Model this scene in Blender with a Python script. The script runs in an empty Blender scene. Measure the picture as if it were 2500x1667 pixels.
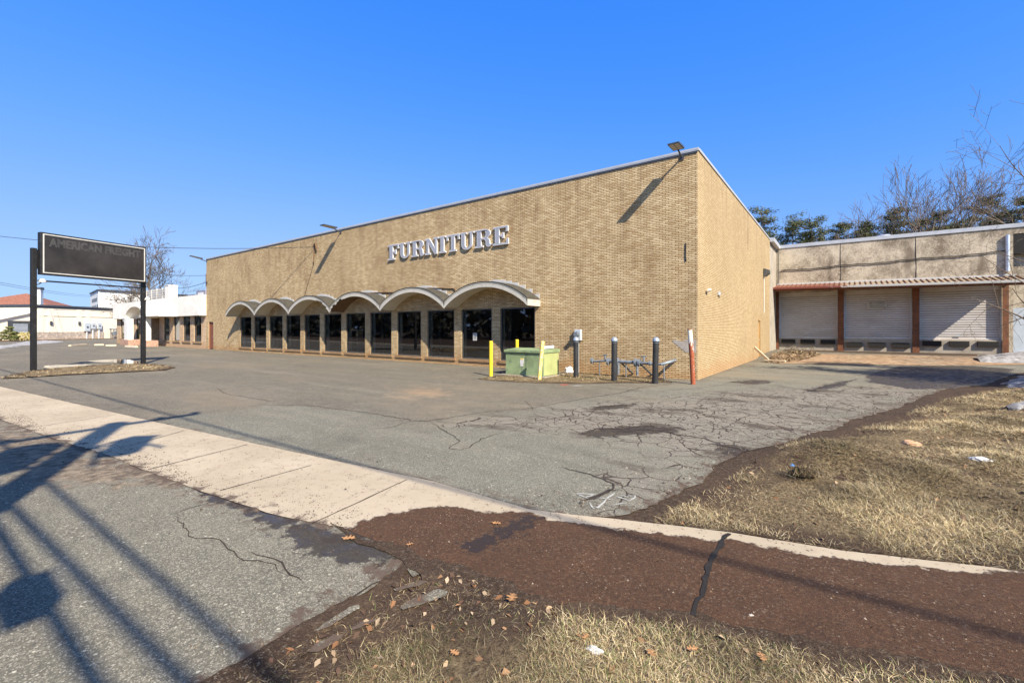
import bpy, bmesh, math, random
import numpy as np
from mathutils import Vector, Matrix, noise as mnoise
from mathutils.geometry import delaunay_2d_cdt, tessellate_polygon

# ------------------------------------------------------------------ camera, sky, sun
R = math.radians
scene = bpy.context.scene
COL = scene.collection
CAMH, FPX, CX, HZ = 1.6, 1101.0, 1250.0, 803.0
YAW = R(36.1)
cam_d = bpy.data.cameras.new('camera')
cam = bpy.data.objects.new('camera', cam_d); COL.objects.link(cam)
cam.location = (0, 0, CAMH)
cam.rotation_euler = (R(90), 0, YAW)
cam_d.sensor_width = 36.0
cam_d.lens = FPX / 2500 * 36.0
cam_d.shift_y = -(833.5 - HZ) / 2500
cam_d.clip_start = 0.05
cam_d.clip_end = 3000
scene.camera = cam

SUN_RATIO, SUN_EL = 2.15, R(40.5)            # light travels (-ratio, 1) across the ground
hz_len = math.hypot(SUN_RATIO, 1)
to_sun = Vector((SUN_RATIO / hz_len * math.cos(SUN_EL), -1 / hz_len * math.cos(SUN_EL), math.sin(SUN_EL)))
SKY_GAIN = 4.1
world = bpy.data.worlds.new('World'); scene.world = world
world.use_nodes = True
wn, wl = world.node_tree.nodes, world.node_tree.links
wn.clear()
sky = wn.new('ShaderNodeTexSky'); sky.sky_type = 'NISHITA'; sky.sun_disc = False
sky.sun_elevation = SUN_EL
sky.sun_rotation = math.atan2(to_sun.x, to_sun.y)
sky.altitude = 100; sky.air_density = 1.0; sky.dust_density = 0.0; sky.ozone_density = 3.0
# the sky's own colours, rolled off per channel to the deep even azure of a dry winter noon
sep = wn.new('ShaderNodeSeparateColor'); com = wn.new('ShaderNodeCombineColor')
wl.new(sky.outputs[0], sep.inputs[0])
def _m(op, a, b=0.0):
    n = wn.new('ShaderNodeMath'); n.operation = op
    for k, v in ((0, a), (1, b)):
        if isinstance(v, bpy.types.NodeSocket): wl.new(v, n.inputs[k])
        else: n.inputs[k].default_value = v
    return n.outputs[0]
for ch, pw, amp, kk in ((0, 2.0, 0.50, 6.0), (1, 1.0, 1.0, 4.0), (2, 1.0, 1.12, 0.4)):
    p = _m('POWER', sep.outputs[ch], pw)
    wl.new(_m('MULTIPLY', _m('DIVIDE', p, _m('ADD', p, kk)), amp * SKY_GAIN), com.inputs[ch])
bg = wn.new('ShaderNodeBackground'); bg.inputs['Strength'].default_value = 0.135
wo = wn.new('ShaderNodeOutputWorld')
tc = wn.new('ShaderNodeTexCoord'); dt = wn.new('ShaderNodeVectorMath'); dt.operation = 'DOT_PRODUCT'
wl.new(tc.outputs['Generated'], dt.inputs[0]); dt.inputs[1].default_value = to_sun
mr_ = wn.new('ShaderNodeMapRange'); mr_.interpolation_type = 'SMOOTHSTEP'; mr_.inputs[1].default_value = 0.25; mr_.inputs[2].default_value = 0.95
wl.new(dt.outputs['Value'], mr_.inputs[0])
mxs = wn.new('ShaderNodeMix'); mxs.data_type = 'RGBA'; wl.new(mr_.outputs[0], mxs.inputs[0]); 
spz = wn.new('ShaderNodeSeparateXYZ'); wl.new(tc.outputs['Generated'], spz.inputs[0])
mz = wn.new('ShaderNodeMapRange'); mz.interpolation_type = 'SMOOTHSTEP'
for k, v in ((1, 0.60), (2, 0.85), (3, 1.0), (4, 0.42)): mz.inputs[k].default_value = v
wl.new(spz.outputs[2], mz.inputs[0])
zen = wn.new('ShaderNodeVectorMath'); zen.operation = 'SCALE'
wl.new(com.outputs[0], zen.inputs[0]); wl.new(mz.outputs[0], zen.inputs['Scale']); wl.new(zen.outputs[0], mxs.inputs[6])
ga = wn.new('ShaderNodeVectorMath'); ga.operation = 'SCALE'; ga.inputs['Scale'].default_value = 0.9
wl.new(sky.outputs[0], ga.inputs[0]); wl.new(ga.outputs[0], mxs.inputs[7])
wl.new(mxs.outputs[2], bg.inputs[0]); wl.new(bg.outputs[0], wo.inputs[0])
sun_d = bpy.data.lights.new('sun', 'SUN'); sun_d.energy = 5.0; sun_d.angle = R(0.45); sun_d.color = (1.0, 0.895, 0.735)
sun = bpy.data.objects.new('sun', sun_d); COL.objects.link(sun)
sun.rotation_euler = to_sun.to_track_quat('Z', 'Y').to_euler()
sun.location = (20, -20, 40)
scene.view_settings.view_transform = 'Standard'
scene.view_settings.look = 'None'
scene.view_settings.exposure = 0.88
scene.view_settings.gamma = 1
scene.view_settings.use_curve_mapping = False
scene.cycles.max_bounces = 8
scene.cycles.transparent_max_bounces = 12
scene.cycles.caustics_reflective = False
scene.cycles.caustics_refractive = False

rng = random.Random(7)
nr = np.random.default_rng(11)

# ------------------------------------------------------------------ terrain and photo rays
FW = np.array((-math.sin(YAW), math.cos(YAW))); RT = np.array((math.cos(YAW), math.sin(YAW)))
def smooth(t, a, b):
    t = np.clip((np.asarray(t, float) - a) / (b - a), 0, 1); return t * t * (3 - 2 * t)
EDGE_Y = [3.6, 6.7, 10.1, 14.7, 23.4, 30, 60]
EDGE_X = [-1.5, -1.1, 0.2, 1.7, 4.9, 8.0, 12.0]
def G(x, y):
    x = np.asarray(x, float); y = np.asarray(y, float)
    d = np.maximum(0, x - np.interp(y, EDGE_Y, EDGE_X) - 0.2)
    z = 1.6 * (1 - np.exp(-0.085 * d / 1.6)) * smooth(y, 4.4, 7.5)
    z = z + 0.05 * np.sin(x * 2.1 + 1) * np.sin(y * 1.7) * smooth(d, 0.2, 1.2) * smooth(y, 4.6, 6)
    k = smooth(d, 0.1, 0.9) * smooth(y, 4.7, 6)
    z = z + k * (0.045 * np.sin(x * 4.3 + 2 + y) * np.sin(y * 3.9 - x) + 0.026 * np.sin(x * 7.7 + 1.3 * y) * np.sin(y * 6.9 + 2))
    z = z + 0.25 * np.exp(-((x - 0.05) ** 2 / 0.45 + (y - 6.45) ** 2 / 0.22)) - 0.10 * np.exp(-((x + 0.42) ** 2 / 0.05 + (y - 6.0) ** 2 / 0.03))
    z = z + 0.2 * smooth(y, 26, 31) * smooth(x, -12, -6)
    return z
def ray(u, v=None):
    a = (u - CX) / FPX
    d = FW + a * RT
    return d
def on_plane_y(u, Y):
    d = ray(u); t = Y / d[1]; return d[0] * t, t
def zat(v, t): return CAMH + (HZ - v) / FPX * t
def P(u, v):
    d = ray(u); drop = max(v - HZ, 1.0) / FPX
    z = 0.0
    for _ in range(12):
        t = (CAMH - z) / drop; x, y = d * t
        z = 0.5 * z + 0.5 * float(G(x, y))
    return (float(x), float(y))
def PP(pts, off=(0, 0), s=1.0): return [P(off[0] + a / s, off[1] + b / s) for a, b in pts]
def at(u, depth):
    d = ray(u) * depth; return float(d[0]), float(d[1])

# ------------------------------------------------------------------ object helpers
def tag(o, label=None, cat=None, group=None, kind=None):
    if label: o['label'] = label
    if cat: o['category'] = cat
    if group: o['group'] = group
    if kind: o['kind'] = kind
    return o
def thing(name, label, cat, loc=(0, 0, 0), group=None):
    o = bpy.data.objects.new(name, None); COL.objects.link(o)
    o.location = loc; o.empty_display_size = 0.3
    return tag(o, label, cat, group)
def origin_of(o):
    p = Vector((0, 0, 0))
    while o is not None: p += o.location; o = o.parent
    return p
class MB:
    def __init__(s): s.v = []; s.f = []; s.sm = []; s.mi = []
    def add(s, vs, fs, smooth=False, mi=0):
        b = len(s.v); s.v += [tuple(p) for p in vs]
        for f in fs: s.f.append([b + i for i in f]); s.sm.append(smooth); s.mi.append(mi)
    def box(s, x0, x1, y0, y1, z0, z1, mi=0, skip=''):
        vs = [(x0, y0, z0), (x1, y0, z0), (x1, y1, z0), (x0, y1, z0), (x0, y0, z1), (x1, y0, z1), (x1, y1, z1), (x0, y1, z1)]
        fs = {'b': [0, 3, 2, 1], 't': [4, 5, 6, 7], 'f': [0, 1, 5, 4], 'r': [1, 2, 6, 5], 'k': [2, 3, 7, 6], 'l': [3, 0, 4, 7]}
        s.add(vs, [f for k, f in fs.items() if k not in skip], mi=mi); return s
    def bar(s, a, b, w, h, up=(0, 0, 1), mi=0):
        a = Vector(a); b = Vector(b); d = (b - a).normalized(); u = Vector(up)
        if abs(d.dot(u)) > 0.98: u = Vector((0, 1, 0))
        r = d.cross(u).normalized() * w / 2; u = r.cross(d).normalized() * h / 2
        vs = [p + i * r + j * u for p in (a, b) for i, j in ((-1, -1), (1, -1), (1, 1), (-1, 1))]
        s.add(vs, [[0, 1, 2, 3], [7, 6, 5, 4], [0, 4, 5, 1], [1, 5, 6, 2], [2, 6, 7, 3], [3, 7, 4, 0]], mi=mi); return s
    def tube(s, pts, r, n=8, caps=True, mi=0):
        pts = [Vector(p) for p in pts]; k = len(pts)
        rs = r if hasattr(r, '__len__') else [r] * k
        vs = []; prev = None
        for i, p in enumerate(pts):
            d = (pts[min(i + 1, k - 1)] - pts[max(i - 1, 0)])
            d = d.normalized() if d.length > 1e-9 else Vector((0, 0, 1))
            if prev is None:
                u = d.cross(Vector((0, 0, 1)) if abs(d.z) < 0.9 else Vector((1, 0, 0))).normalized()
            else:
                u = (prev - d * prev.dot(d))
                u = u.normalized() if u.length > 1e-6 else d.orthogonal().normalized()
            prev = u; w = d.cross(u)
            for j in range(n):
                a = 2 * math.pi * j / n
                vs.append(p + (u * math.cos(a) + w * math.sin(a)) * rs[i])
        fs = [[i * n + j, i * n + (j + 1) % n, (i + 1) * n + (j + 1) % n, (i + 1) * n + j] for i in range(k - 1) for j in range(n)]
        s.add(vs, fs, True, mi)
        if caps and n > 3:
            s.add(vs[:n], [list(range(n))[::-1]], mi=mi); s.add(vs[-n:], [list(range(n))], mi=mi)
        return s
    def lathe(s, prof, c=(0, 0, 0), n=20, mi=0):
        vs = [(c[0] + r * math.cos(2 * math.pi * j / n), c[1] + r * math.sin(2 * math.pi * j / n), c[2] + z) for r, z in prof for j in range(n)]
        fs = [[i * n + j, i * n + (j + 1) % n, (i + 1) * n + (j + 1) % n, (i + 1) * n + j] for i in range(len(prof) - 1) for j in range(n)]
        s.add(vs, fs, True, mi); return s
    def prism(s, poly, fn, d0, d1, mi=0, holes=()):
        """poly in 2D, fn(a, b, depth) -> 3D"""
        loops = [poly] + list(holes)
        flat = [p for l in loops for p in l]
        tris = tessellate_polygon([[Vector((a, b, 0)) for a, b in l] for l in loops])
        n = len(flat)
        for d, rev in ((d0, False), (d1, True)):
            s.add([fn(a, b, d) for a, b in flat], [t[::-1] if rev else t for t in tris], mi=mi)
        for l in loops:
            m = len(l)
            for i in range(m):
                a, b = l[i], l[(i + 1) % m]
                s.add([fn(*a, d0), fn(*b, d0), fn(*b, d1), fn(*a, d1)], [[0, 1, 2, 3]], mi=mi)
        return s
    def build(s, name, mat, parent=None, bevel=0, local=False):
        o = mesh_obj(name, s.v, s.f, mat, parent, local)
        me = o.data
        me.polygons.foreach_set('use_smooth', s.sm)
        if isinstance(mat, (list, tuple)): me.polygons.foreach_set('material_index', s.mi)
        if bevel:
            b = o.modifiers.new('bevel', 'BEVEL'); b.width = bevel; b.segments = 2; b.limit_method = 'ANGLE'
        return o
def mesh_obj(name, v, f, mat, parent=None, local=False):
    me = bpy.data.meshes.new(name)
    if parent is not None and not local:
        o = origin_of(parent); v = [(p[0] - o.x, p[1] - o.y, p[2] - o.z) for p in v]
    me.from_pydata(v, [], f)
    for m in (mat if isinstance(mat, (list, tuple)) else [mat]): me.materials.append(m)
    ob = bpy.data.objects.new(name, me); COL.objects.link(ob)
    ob.parent = parent
    return ob
def np_mesh(name, V, F, mat, parent=None, col=None, attrs=None, smooth=False):
    """V (n,3) array, F (m,k) int array"""
    me = bpy.data.meshes.new(name)
    if parent is not None: V = V - np.array(origin_of(parent))
    m, k = F.shape
    me.vertices.add(len(V)); me.vertices.foreach_set('co', np.ascontiguousarray(V, np.float32).ravel())
    me.loops.add(m * k); me.loops.foreach_set('vertex_index', np.ascontiguousarray(F, np.int32).ravel())
    me.polygons.add(m); me.polygons.foreach_set('loop_start', np.arange(0, m * k, k, dtype=np.int32))
    if smooth: me.polygons.foreach_set('use_smooth', np.ones(m, bool))
    me.update(calc_edges=True)
    if col is not None:
        a = me.attributes.new('tint', 'FLOAT_COLOR', 'POINT')
        c = np.ones((len(V), 4), np.float32); c[:, :3] = col; a.data.foreach_set('color', c.ravel())
    for kx, val in (attrs or {}).items():
        a = me.attributes.new(kx, 'FLOAT', 'POINT'); a.data.foreach_set('value', np.ascontiguousarray(val, np.float32))
    me.materials.append(mat)
    ob = bpy.data.objects.new(name, me); COL.objects.link(ob); ob.parent = parent
    return ob
def copy_tree(o, parent=None):
    c = o.copy(); COL.objects.link(c); c.parent = parent
    for ch in [q for q in bpy.data.objects if q.parent == o]: copy_tree(ch, c)
    return c

# ------------------------------------------------------------------ material helpers
class Mat:
    def __init__(s, name):
        s.m = bpy.data.materials.new(name); s.m.use_nodes = True
        s.t = s.m.node_tree; s.t.nodes.clear()
        s.out = s.t.nodes.new('ShaderNodeOutputMaterial')
        s.b = s.t.nodes.new('ShaderNodeBsdfPrincipled')
        s.t.links.new(s.b.outputs[0], s.out.inputs[0])
        s._p = None
    def set(s, sock, v):
        if isinstance(v, bpy.types.NodeSocket): s.t.links.new(v, sock)
        elif isinstance(v, (tuple, list)) and len(v) == 3 and sock.type == 'RGBA': sock.default_value = (*v, 1)
        else: sock.default_value = v
    def node(s, ty, ins=None, out=0, **pr):
        n = s.t.nodes.new(ty)
        for k, v in pr.items(): setattr(n, k, v)
        for k, v in (ins or {}).items(): s.set(n.inputs[k], v)
        return n.outputs[out]
    @property
    def pos(s):
        if s._p is None: s._p = s.node('ShaderNodeNewGeometry')
        return s._p
    def math(s, op, a, b=0.0, clamp=False): return s.node('ShaderNodeMath', {0: a, 1: b}, operation=op, use_clamp=clamp)
    def noise(s, scale, detail=3, rough=0.55, vec=None, dist=0.0):
        return s.node('ShaderNodeTexNoise', {'Vector': vec or s.pos, 'Scale': scale, 'Detail': detail, 'Roughness': rough, 'Distortion': dist})
    def vor(s, scale, feature='F1', vec=None, out=0, rand=1.0):
        return s.node('ShaderNodeTexVoronoi', {'Vector': vec or s.pos, 'Scale': scale, 'Randomness': rand}, out=out, feature=feature)
    def mr(s, f, a, b, c=0.0, d=1.0): return s.node('ShaderNodeMapRange', {0: f, 1: a, 2: b, 3: c, 4: d})
    def mix(s, f, a, b, mode='MIX'):
        n = s.t.nodes.new('ShaderNodeMix'); n.data_type = 'RGBA'; n.blend_type = mode
        s.set(n.inputs[0], f); s.set(n.inputs[6], a); s.set(n.inputs[7], b); return n.outputs[2]
    def scale(s, vx, vy, vz, vec=None): return s.node('ShaderNodeVectorMath', {0: vec or s.pos, 1: (vx, vy, vz)}, operation='MULTIPLY')
    def attr(s, name, out=2): return s.node('ShaderNodeAttribute', out=out, attribute_name=name)
    def bump(s, h, dist=0.01, strength=1.0):
        s.set(s.b.inputs['Normal'], s.node('ShaderNodeBump', {'Height': h, 'Distance': dist, 'Strength': strength}))
    def base(s, c, rough=0.8, metal=0.0, spec=0.5):
        s.set(s.b.inputs['Base Color'], c); s.set(s.b.inputs['Roughness'], rough); s.set(s.b.inputs['Metallic'], metal)
        s.set(s.b.inputs['Specular IOR Level'], spec); return s.m

def plain(name, c, rough=0.7, metal=0.0, var=0.15, scale=3.0, dirt=None, dirt_amt=0.4, bump=0.0):
    m = Mat(name)
    f = m.noise(scale, 5, 0.6)
    c2 = tuple(x * (1 - var) for x in c); c1 = tuple(min(1, x * (1 + var)) for x in c)
    col = m.mix(m.mr(f, 0.35, 0.65), c2, c1)
    if dirt:
        g = m.noise(scale * 2.3, 8, 0.7)
        col = m.mix(m.mr(g, 0.62 - dirt_amt * 0.25, 0.72), col, dirt)
    if bump: m.bump(m.noise(scale * 25, 3), bump)
    return m.base(col, m.mr(f, 0.3, 0.7, rough * 0.85, min(1, rough * 1.15)), metal)

def brick_mat(name, c1, c2, mortar, stain, stain_amt, red=None):
    m = Mat(name)
    sp = m.t.nodes.new('ShaderNodeSeparateXYZ'); m.t.links.new(m.pos, sp.inputs[0])
    uv = m.node('ShaderNodeCombineXYZ', {0: m.math('ADD', sp.outputs[0], sp.outputs[1]), 1: sp.outputs[2], 2: 0.0})
    br = m.t.nodes.new('ShaderNodeTexBrick')
    m.t.links.new(uv, br.inputs['Vector'])
    br.offset = 0.5
    for k, v in (('Scale', 1.0), ('Mortar Size', 0.0075), ('Mortar Smooth', 0.15), ('Bias', 0.0), ('Brick Width', 0.206), ('Row Height', 0.0583)):
        br.inputs[k].default_value = v
    br.inputs['Color1'].default_value = (0, 0, 0, 1); br.inputs['Color2'].default_value = (1, 1, 1, 1); br.inputs['Mortar'].default_value = (0.5, 0.5, 0.5, 1)
    rnd = br.outputs['Color']; fac = br.outputs['Fac']
    col = m.mix(rnd, c1, c2)
    g = m.noise(38, 4, 0.7)                               # blotches inside each brick
    col = m.mix(m.mr(g, 0.42, 0.75, 0, 0.5), col, tuple(x * 0.58 for x in c1))
    big = m.noise(0.55, 6, 0.62, vec=m.scale(1, 1, 0.75))
    st = m.noise(2.2, 6, 0.7, vec=m.scale(1.3, 1.3, 0.35))
    f = m.math('MULTIPLY', m.mr(big, 0.42, 0.66), m.mr(st, 0.38, 0.62))
    col = m.mix(m.math('MULTIPLY', f, stain_amt), col, stain)
    # water streaks running down from the coping
    sw = m.noise(1.0, 5, 0.7, vec=m.scale(2.6, 2.6, 0.10)); top = m.math('ADD', sp.outputs[2], m.mr(m.noise(1.1, 3), 0.3, 0.7, -1.4, 1.4))
    col = m.mix(m.math('MULTIPLY', m.mr(sw, 0.52, 0.70, 0, 0.55), m.mr(top, 4.6, 7.2)), col, tuple(x * 0.6 for x in stain))
    low = m.noise(0.22, 4, 0.6)
    col = m.mix(m.mr(low, 0.40, 0.62, 0.0, 0.22), col, tuple(x * 0.62 for x in c1))
    if red:                                               # rusty splash along the ground line
        rz = m.math('ADD', sp.outputs[2], m.mr(m.noise(1.4, 4), 0.3, 0.7, -0.25, 0.25))
        col = m.mix(m.mr(rz, 0.1, 0.5, 0.5, 0.0), col, red)
    col = m.mix(fac, col, mortar)
    h = m.math('ADD', m.math('MULTIPLY', fac, -1.0), m.math('MULTIPLY', g, 0.25))
    m.bump(h, 0.012)
    return m.base(col, 0.88, spec=0.25)

M = {}
M['brick'] = brick_mat('tan_brick', (0.56, 0.395, 0.21), (0.85, 0.67, 0.41), (0.12, 0.075, 0.038), (0.235, 0.13, 0.055), 0.62, (0.50, 0.26, 0.10))
M['brick_side'] = brick_mat('pale_brick', (0.50, 0.37, 0.20), (0.64, 0.50, 0.30), (0.24, 0.16, 0.085), (0.30, 0.19, 0.10), 0.32, (0.5, 0.27, 0.12))
M['shop_brick'] = brick_mat('shop_brick', (0.62, 0.43, 0.27), (0.88, 0.66, 0.45), (0.40, 0.28, 0.18), (0.35, 0.2, 0.11), 0.3, (0.5, 0.28, 0.14))
M['brick_sill'] = brick_mat('sill_brick', (0.36, 0.24, 0.13), (0.55, 0.40, 0.24), (0.16, 0.10, 0.06), (0.25, 0.14, 0.06), 0.5, (0.42, 0.22, 0.10))
M['alum'] = plain('silver_metal', (0.62, 0.66, 0.72), 0.4, 0.6, 0.06)
M['coping'] = plain('coping_metal', (0.50, 0.515, 0.54), 0.45, 0.2, 0.06)
M['dark_frame'] = plain('dark_bronze', (0.10, 0.105, 0.105), 0.45, 0.4, 0.2)
M['cream'] = plain('cream_paint', (0.52, 0.495, 0.435), 0.7, 0, 0.05, 2, (0.34, 0.30, 0.24), 0.3)
M['soffit'] = plain('soffit_paint', (0.62, 0.56, 0.45), 0.8, 0, 0.06, 1.5)
M['wood_raw'] = plain('bare_brown_wood', (0.16, 0.09, 0.045), 0.85, 0, 0.35, 9, (0.06, 0.035, 0.02))
M['felt'] = plain('roofing_felt', (0.055, 0.05, 0.038), 0.9, 0, 0.3, 5, (0.10, 0.09, 0.065), 0.4, 0.004)
M['flash'] = plain('white_flashing', (0.56, 0.55, 0.52), 0.6, 0, 0.06, 4, (0.45, 0.40, 0.33), 0.2)
M['jamb'] = plain('pale_green_jamb', (0.84, 0.88, 0.80), 0.7, 0, 0.03)
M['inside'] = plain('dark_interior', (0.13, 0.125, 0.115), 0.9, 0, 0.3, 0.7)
M['black'] = plain('black_enamel', (0.010, 0.010, 0.011), 0.55, 0.0, 0.3, 6, (0.10, 0.095, 0.09), 0.10, 0.002)
M['black_rub'] = plain('black_sleeve', (0.025, 0.026, 0.028), 0.55, 0, 0.2, 6)
M['groove_shade'] = plain('shutter_groove_shade', (0.30, 0.275, 0.255), 0.7)  # darker than the slats: groove shade put into the colour
M['rubber'] = plain('black_rubber', (0.015, 0.014, 0.013), 0.85, 0, 0.3, 8)
M['yellow'] = plain('yellow_plastic', (0.83, 0.60, 0.03), 0.42, 0, 0.05, 5, (0.5, 0.42, 0.18), 0.05)
M['yellow_worn'] = plain('worn_yellow_paint', (0.80, 0.60, 0.09), 0.5, 0, 0.06, 7, (0.62, 0.63, 0.66), 0.75)
M['galv'] = plain('galvanised_grey', (0.20, 0.23, 0.265), 0.5, 0.3, 0.25, 9)
M['cap'] = plain('grey_cap', (0.36, 0.42, 0.50), 0.4, 0.3, 0.1)
M['green'] = plain('faded_green_paint', (0.245, 0.32, 0.165), 0.55, 0, 0.22, 2.2, (0.10, 0.16, 0.12), 0.35)
M['green2'] = plain('pale_green_paint', (0.40, 0.44, 0.19), 0.55, 0, 0.10, 2.0, (0.26, 0.33, 0.20), 0.15)
M['white'] = plain('white_paint', (0.80, 0.79, 0.76), 0.6, 0, 0.04, 2)
M['paper'] = plain('white_paper', (0.62, 0.62, 0.60), 0.7, 0, 0.10, 20)
M['red_paint'] = plain('red_paint', (0.55, 0.07, 0.03), 0.6, 0, 0.2)
M['stucco_white'] = plain('white_stucco', (0.86, 0.82, 0.74), 0.85, 0, 0.05, 1.5, (0.66, 0.58, 0.46), 0.10, 0.006)
M['cream_wall'] = plain('cream_stucco', (0.82, 0.74, 0.60), 0.85, 0, 0.03, 0.5)
M['brown_door'] = plain('brown_door_paint', (0.21, 0.075, 0.04), 0.55, 0, 0.1)
M['tan_door'] = plain('tan_door_paint', (0.42, 0.26, 0.10), 0.6, 0, 0.12)
M['rust_col'] = plain('rusty_brown_steel', (0.15, 0.055, 0.024), 0.75, 0.0, 0.35, 4, (0.24, 0.10, 0.04), 0.5)
M['concrete'] = plain('grey_concrete', (0.36, 0.32, 0.26), 0.9, 0, 0.15, 1.6, (0.22, 0.17, 0.12), 0.35, 0.004)
M['kerb'] = plain('pale_concrete', (0.60, 0.50, 0.37), 0.9, 0, 0.1, 3, (0.4, 0.32, 0.24), 0.2)
M['snow'] = plain('old_snow', (0.58, 0.575, 0.57), 0.7, 0, 0.2, 2.5, (0.13, 0.10, 0.075), 1.0, 0.06)
M['roof_red'] = plain('red_shingle', (0.24, 0.10, 0.065), 0.9, 0, 0.3, 3, (0.20, 0.07, 0.05), 0.4, 0.01)
M['planter'] = plain('mixed_pink_brick', (0.42, 0.24, 0.17), 0.9, 0, 0.35, 7, (0.60, 0.48, 0.40), 0.5, 0.01)
M['redbrick'] = plain('red_brickwork', (0.36, 0.12, 0.06), 0.9, 0, 0.25, 5)
M['stone'] = plain('ledge_stone', (0.44, 0.38, 0.32), 0.9, 0, 0.35, 4, (0.24, 0.21, 0.19), 0.5, 0.02)
M['dark_metal'] = plain('slate_trim', (0.07, 0.08, 0.10), 0.5, 0.3, 0.1)
M['grey_box'] = plain('grey_enamel', (0.50, 0.55, 0.60), 0.5, 0.1, 0.05)
M['screen'] = plain('weathered_screen', (0.60, 0.57, 0.52), 0.85, 0, 0.15, 1.2, (0.26, 0.25, 0.24), 0.55)
M['hvac'] = plain('roof_unit_grey', (0.30, 0.29, 0.36), 0.6, 0.2, 0.15)
M['blue'] = plain('blue_tarp', (0.05, 0.22, 0.55), 0.5)
M['bag'] = plain('crumpled_plastic', (0.72, 0.70, 0.68), 0.35, 0, 0.12, 9)
M['bark'] = plain('grey_bark', (0.145, 0.112, 0.083), 0.95, 0, 0.3, 6)
M['pole_wood'] = plain('weathered_pole', (0.16, 0.12, 0.085), 0.9, 0, 0.2, 4)
M['wire'] = plain('black_cable', (0.02, 0.02, 0.022), 0.6)
M['timber'] = plain('pale_timber', (0.66, 0.56, 0.42), 0.8, 0, 0.1, 6)
M['orange_wrap'] = plain('orange_wrapper', (0.50, 0.29, 0.15), 0.6, 0, 0.15, 25, (0.5, 0.43, 0.35), 0.5)
M['stone_bit'] = plain('pale_rock', (0.50, 0.44, 0.38), 0.9, 0, 0.15, 20)
M['mortar_patch'] = plain('grey_mortar', (0.38, 0.34, 0.30), 0.9, 0, 0.12, 6, (0.3, 0.27, 0.23), 0.2)

def leaf_mat(name, rough=0.75, trans=0.0):
    m = Mat(name); c = m.attr('tint', 0)
    m.base(c, rough, spec=0.2)
    return m.m
M['blade'] = leaf_mat('dry_blade')
M['needle'] = leaf_mat('needle_tint', 0.6)

def mottled_concrete():
    m = Mat('mottled_stucco')
    f = m.noise(0.9, 8, 0.68)
    g = m.noise(13, 8, 0.75)
    st = m.noise(0.7, 5, 0.6, vec=m.scale(1.6, 1.6, 0.5))
    k = m.math('ADD', m.math('MULTIPLY', f, 0.55), m.math('MULTIPLY', g, 0.45))
    col = m.mix(m.mr(k, 0.40, 0.57), (0.20, 0.16, 0.115), (0.60, 0.52, 0.40))
    col = m.mix(m.mr(st, 0.52, 0.68, 0, 0.75), col, (0.13, 0.10, 0.07))
    m.bump(g, 0.01)
    return m.base(col, 0.92, spec=0.2)
M['mottled'] = mottled_concrete()

def rust_post():
    m = Mat('rusted_white_post')
    sp = m.t.nodes.new('ShaderNodeSeparateXYZ'); m.t.links.new(m.pos, sp.inputs[0])
    f = m.noise(9, 6, 0.7, vec=m.scale(2, 2, 0.6))
    z = m.math('ADD', sp.outputs[2], m.mr(f, 0.3, 0.7, -0.35, 0.35))
    rust = m.mix(m.noise(22, 4), (0.22, 0.045, 0.018), (0.42, 0.12, 0.05))
    rust = m.mix(m.mr(m.noise(14, 5, 0.7), 0.60, 0.66), rust, (0.68, 0.60, 0.54))
    return m.base(m.mix(m.mr(z, 1.16, 1.2), rust, (0.72, 0.68, 0.58)), 0.8)
M['rust_post'] = rust_post()

def glass():
    m = Mat('window_glass')
    tr = m.node('ShaderNodeBsdfTransparent', {'Color': (0.98, 1.0, 0.98)})
    gl = m.node('ShaderNodeBsdfGlossy', {'Color': (0.95, 0.97, 1.0), 'Roughness': 0.015})
    fr = m.node('ShaderNodeFresnel', {'IOR': 1.55})
    mx = m.t.nodes.new('ShaderNodeMixShader')
    m.set(mx.inputs[0], m.math('ADD', m.math('MULTIPLY', fr, 1.1), 0.05, True)); m.t.links.new(tr, mx.inputs[1]); m.t.links.new(gl, mx.inputs[2])
    m.t.links.new(mx.outputs[0], m.out.inputs[0]); m.t.nodes.remove(m.b)
    return m.m
M['glass'] = glass()

def sign_face():
    m = Mat('black_sign_face')
    f = m.noise(1.2, 5, 0.6)
    return m.base(m.mix(m.mr(f, 0.35, 0.7), (0.020, 0.017, 0.015), (0.045, 0.040, 0.037)), 0.38)
M['sign_face'] = sign_face()
def ghost():
    m = Mat('faded_lettering')
    f = m.noise(3.0, 6, 0.7)
    return m.base(m.mix(m.mr(f, 0.38, 0.62), (0.040, 0.037, 0.036), (0.068, 0.064, 0.062)), 0.45)
M['ghost'] = ghost()

def shutter_mat():
    m = Mat('white_shutter')
    st = m.noise(1.2, 5, 0.6, vec=m.scale(0.6, 1, 2))
    return m.base(m.mix(m.mr(st, 0.4, 0.7), (0.60, 0.575, 0.56), (0.47, 0.43, 0.39)), 0.5)
M['shutter'] = shutter_mat()

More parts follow.
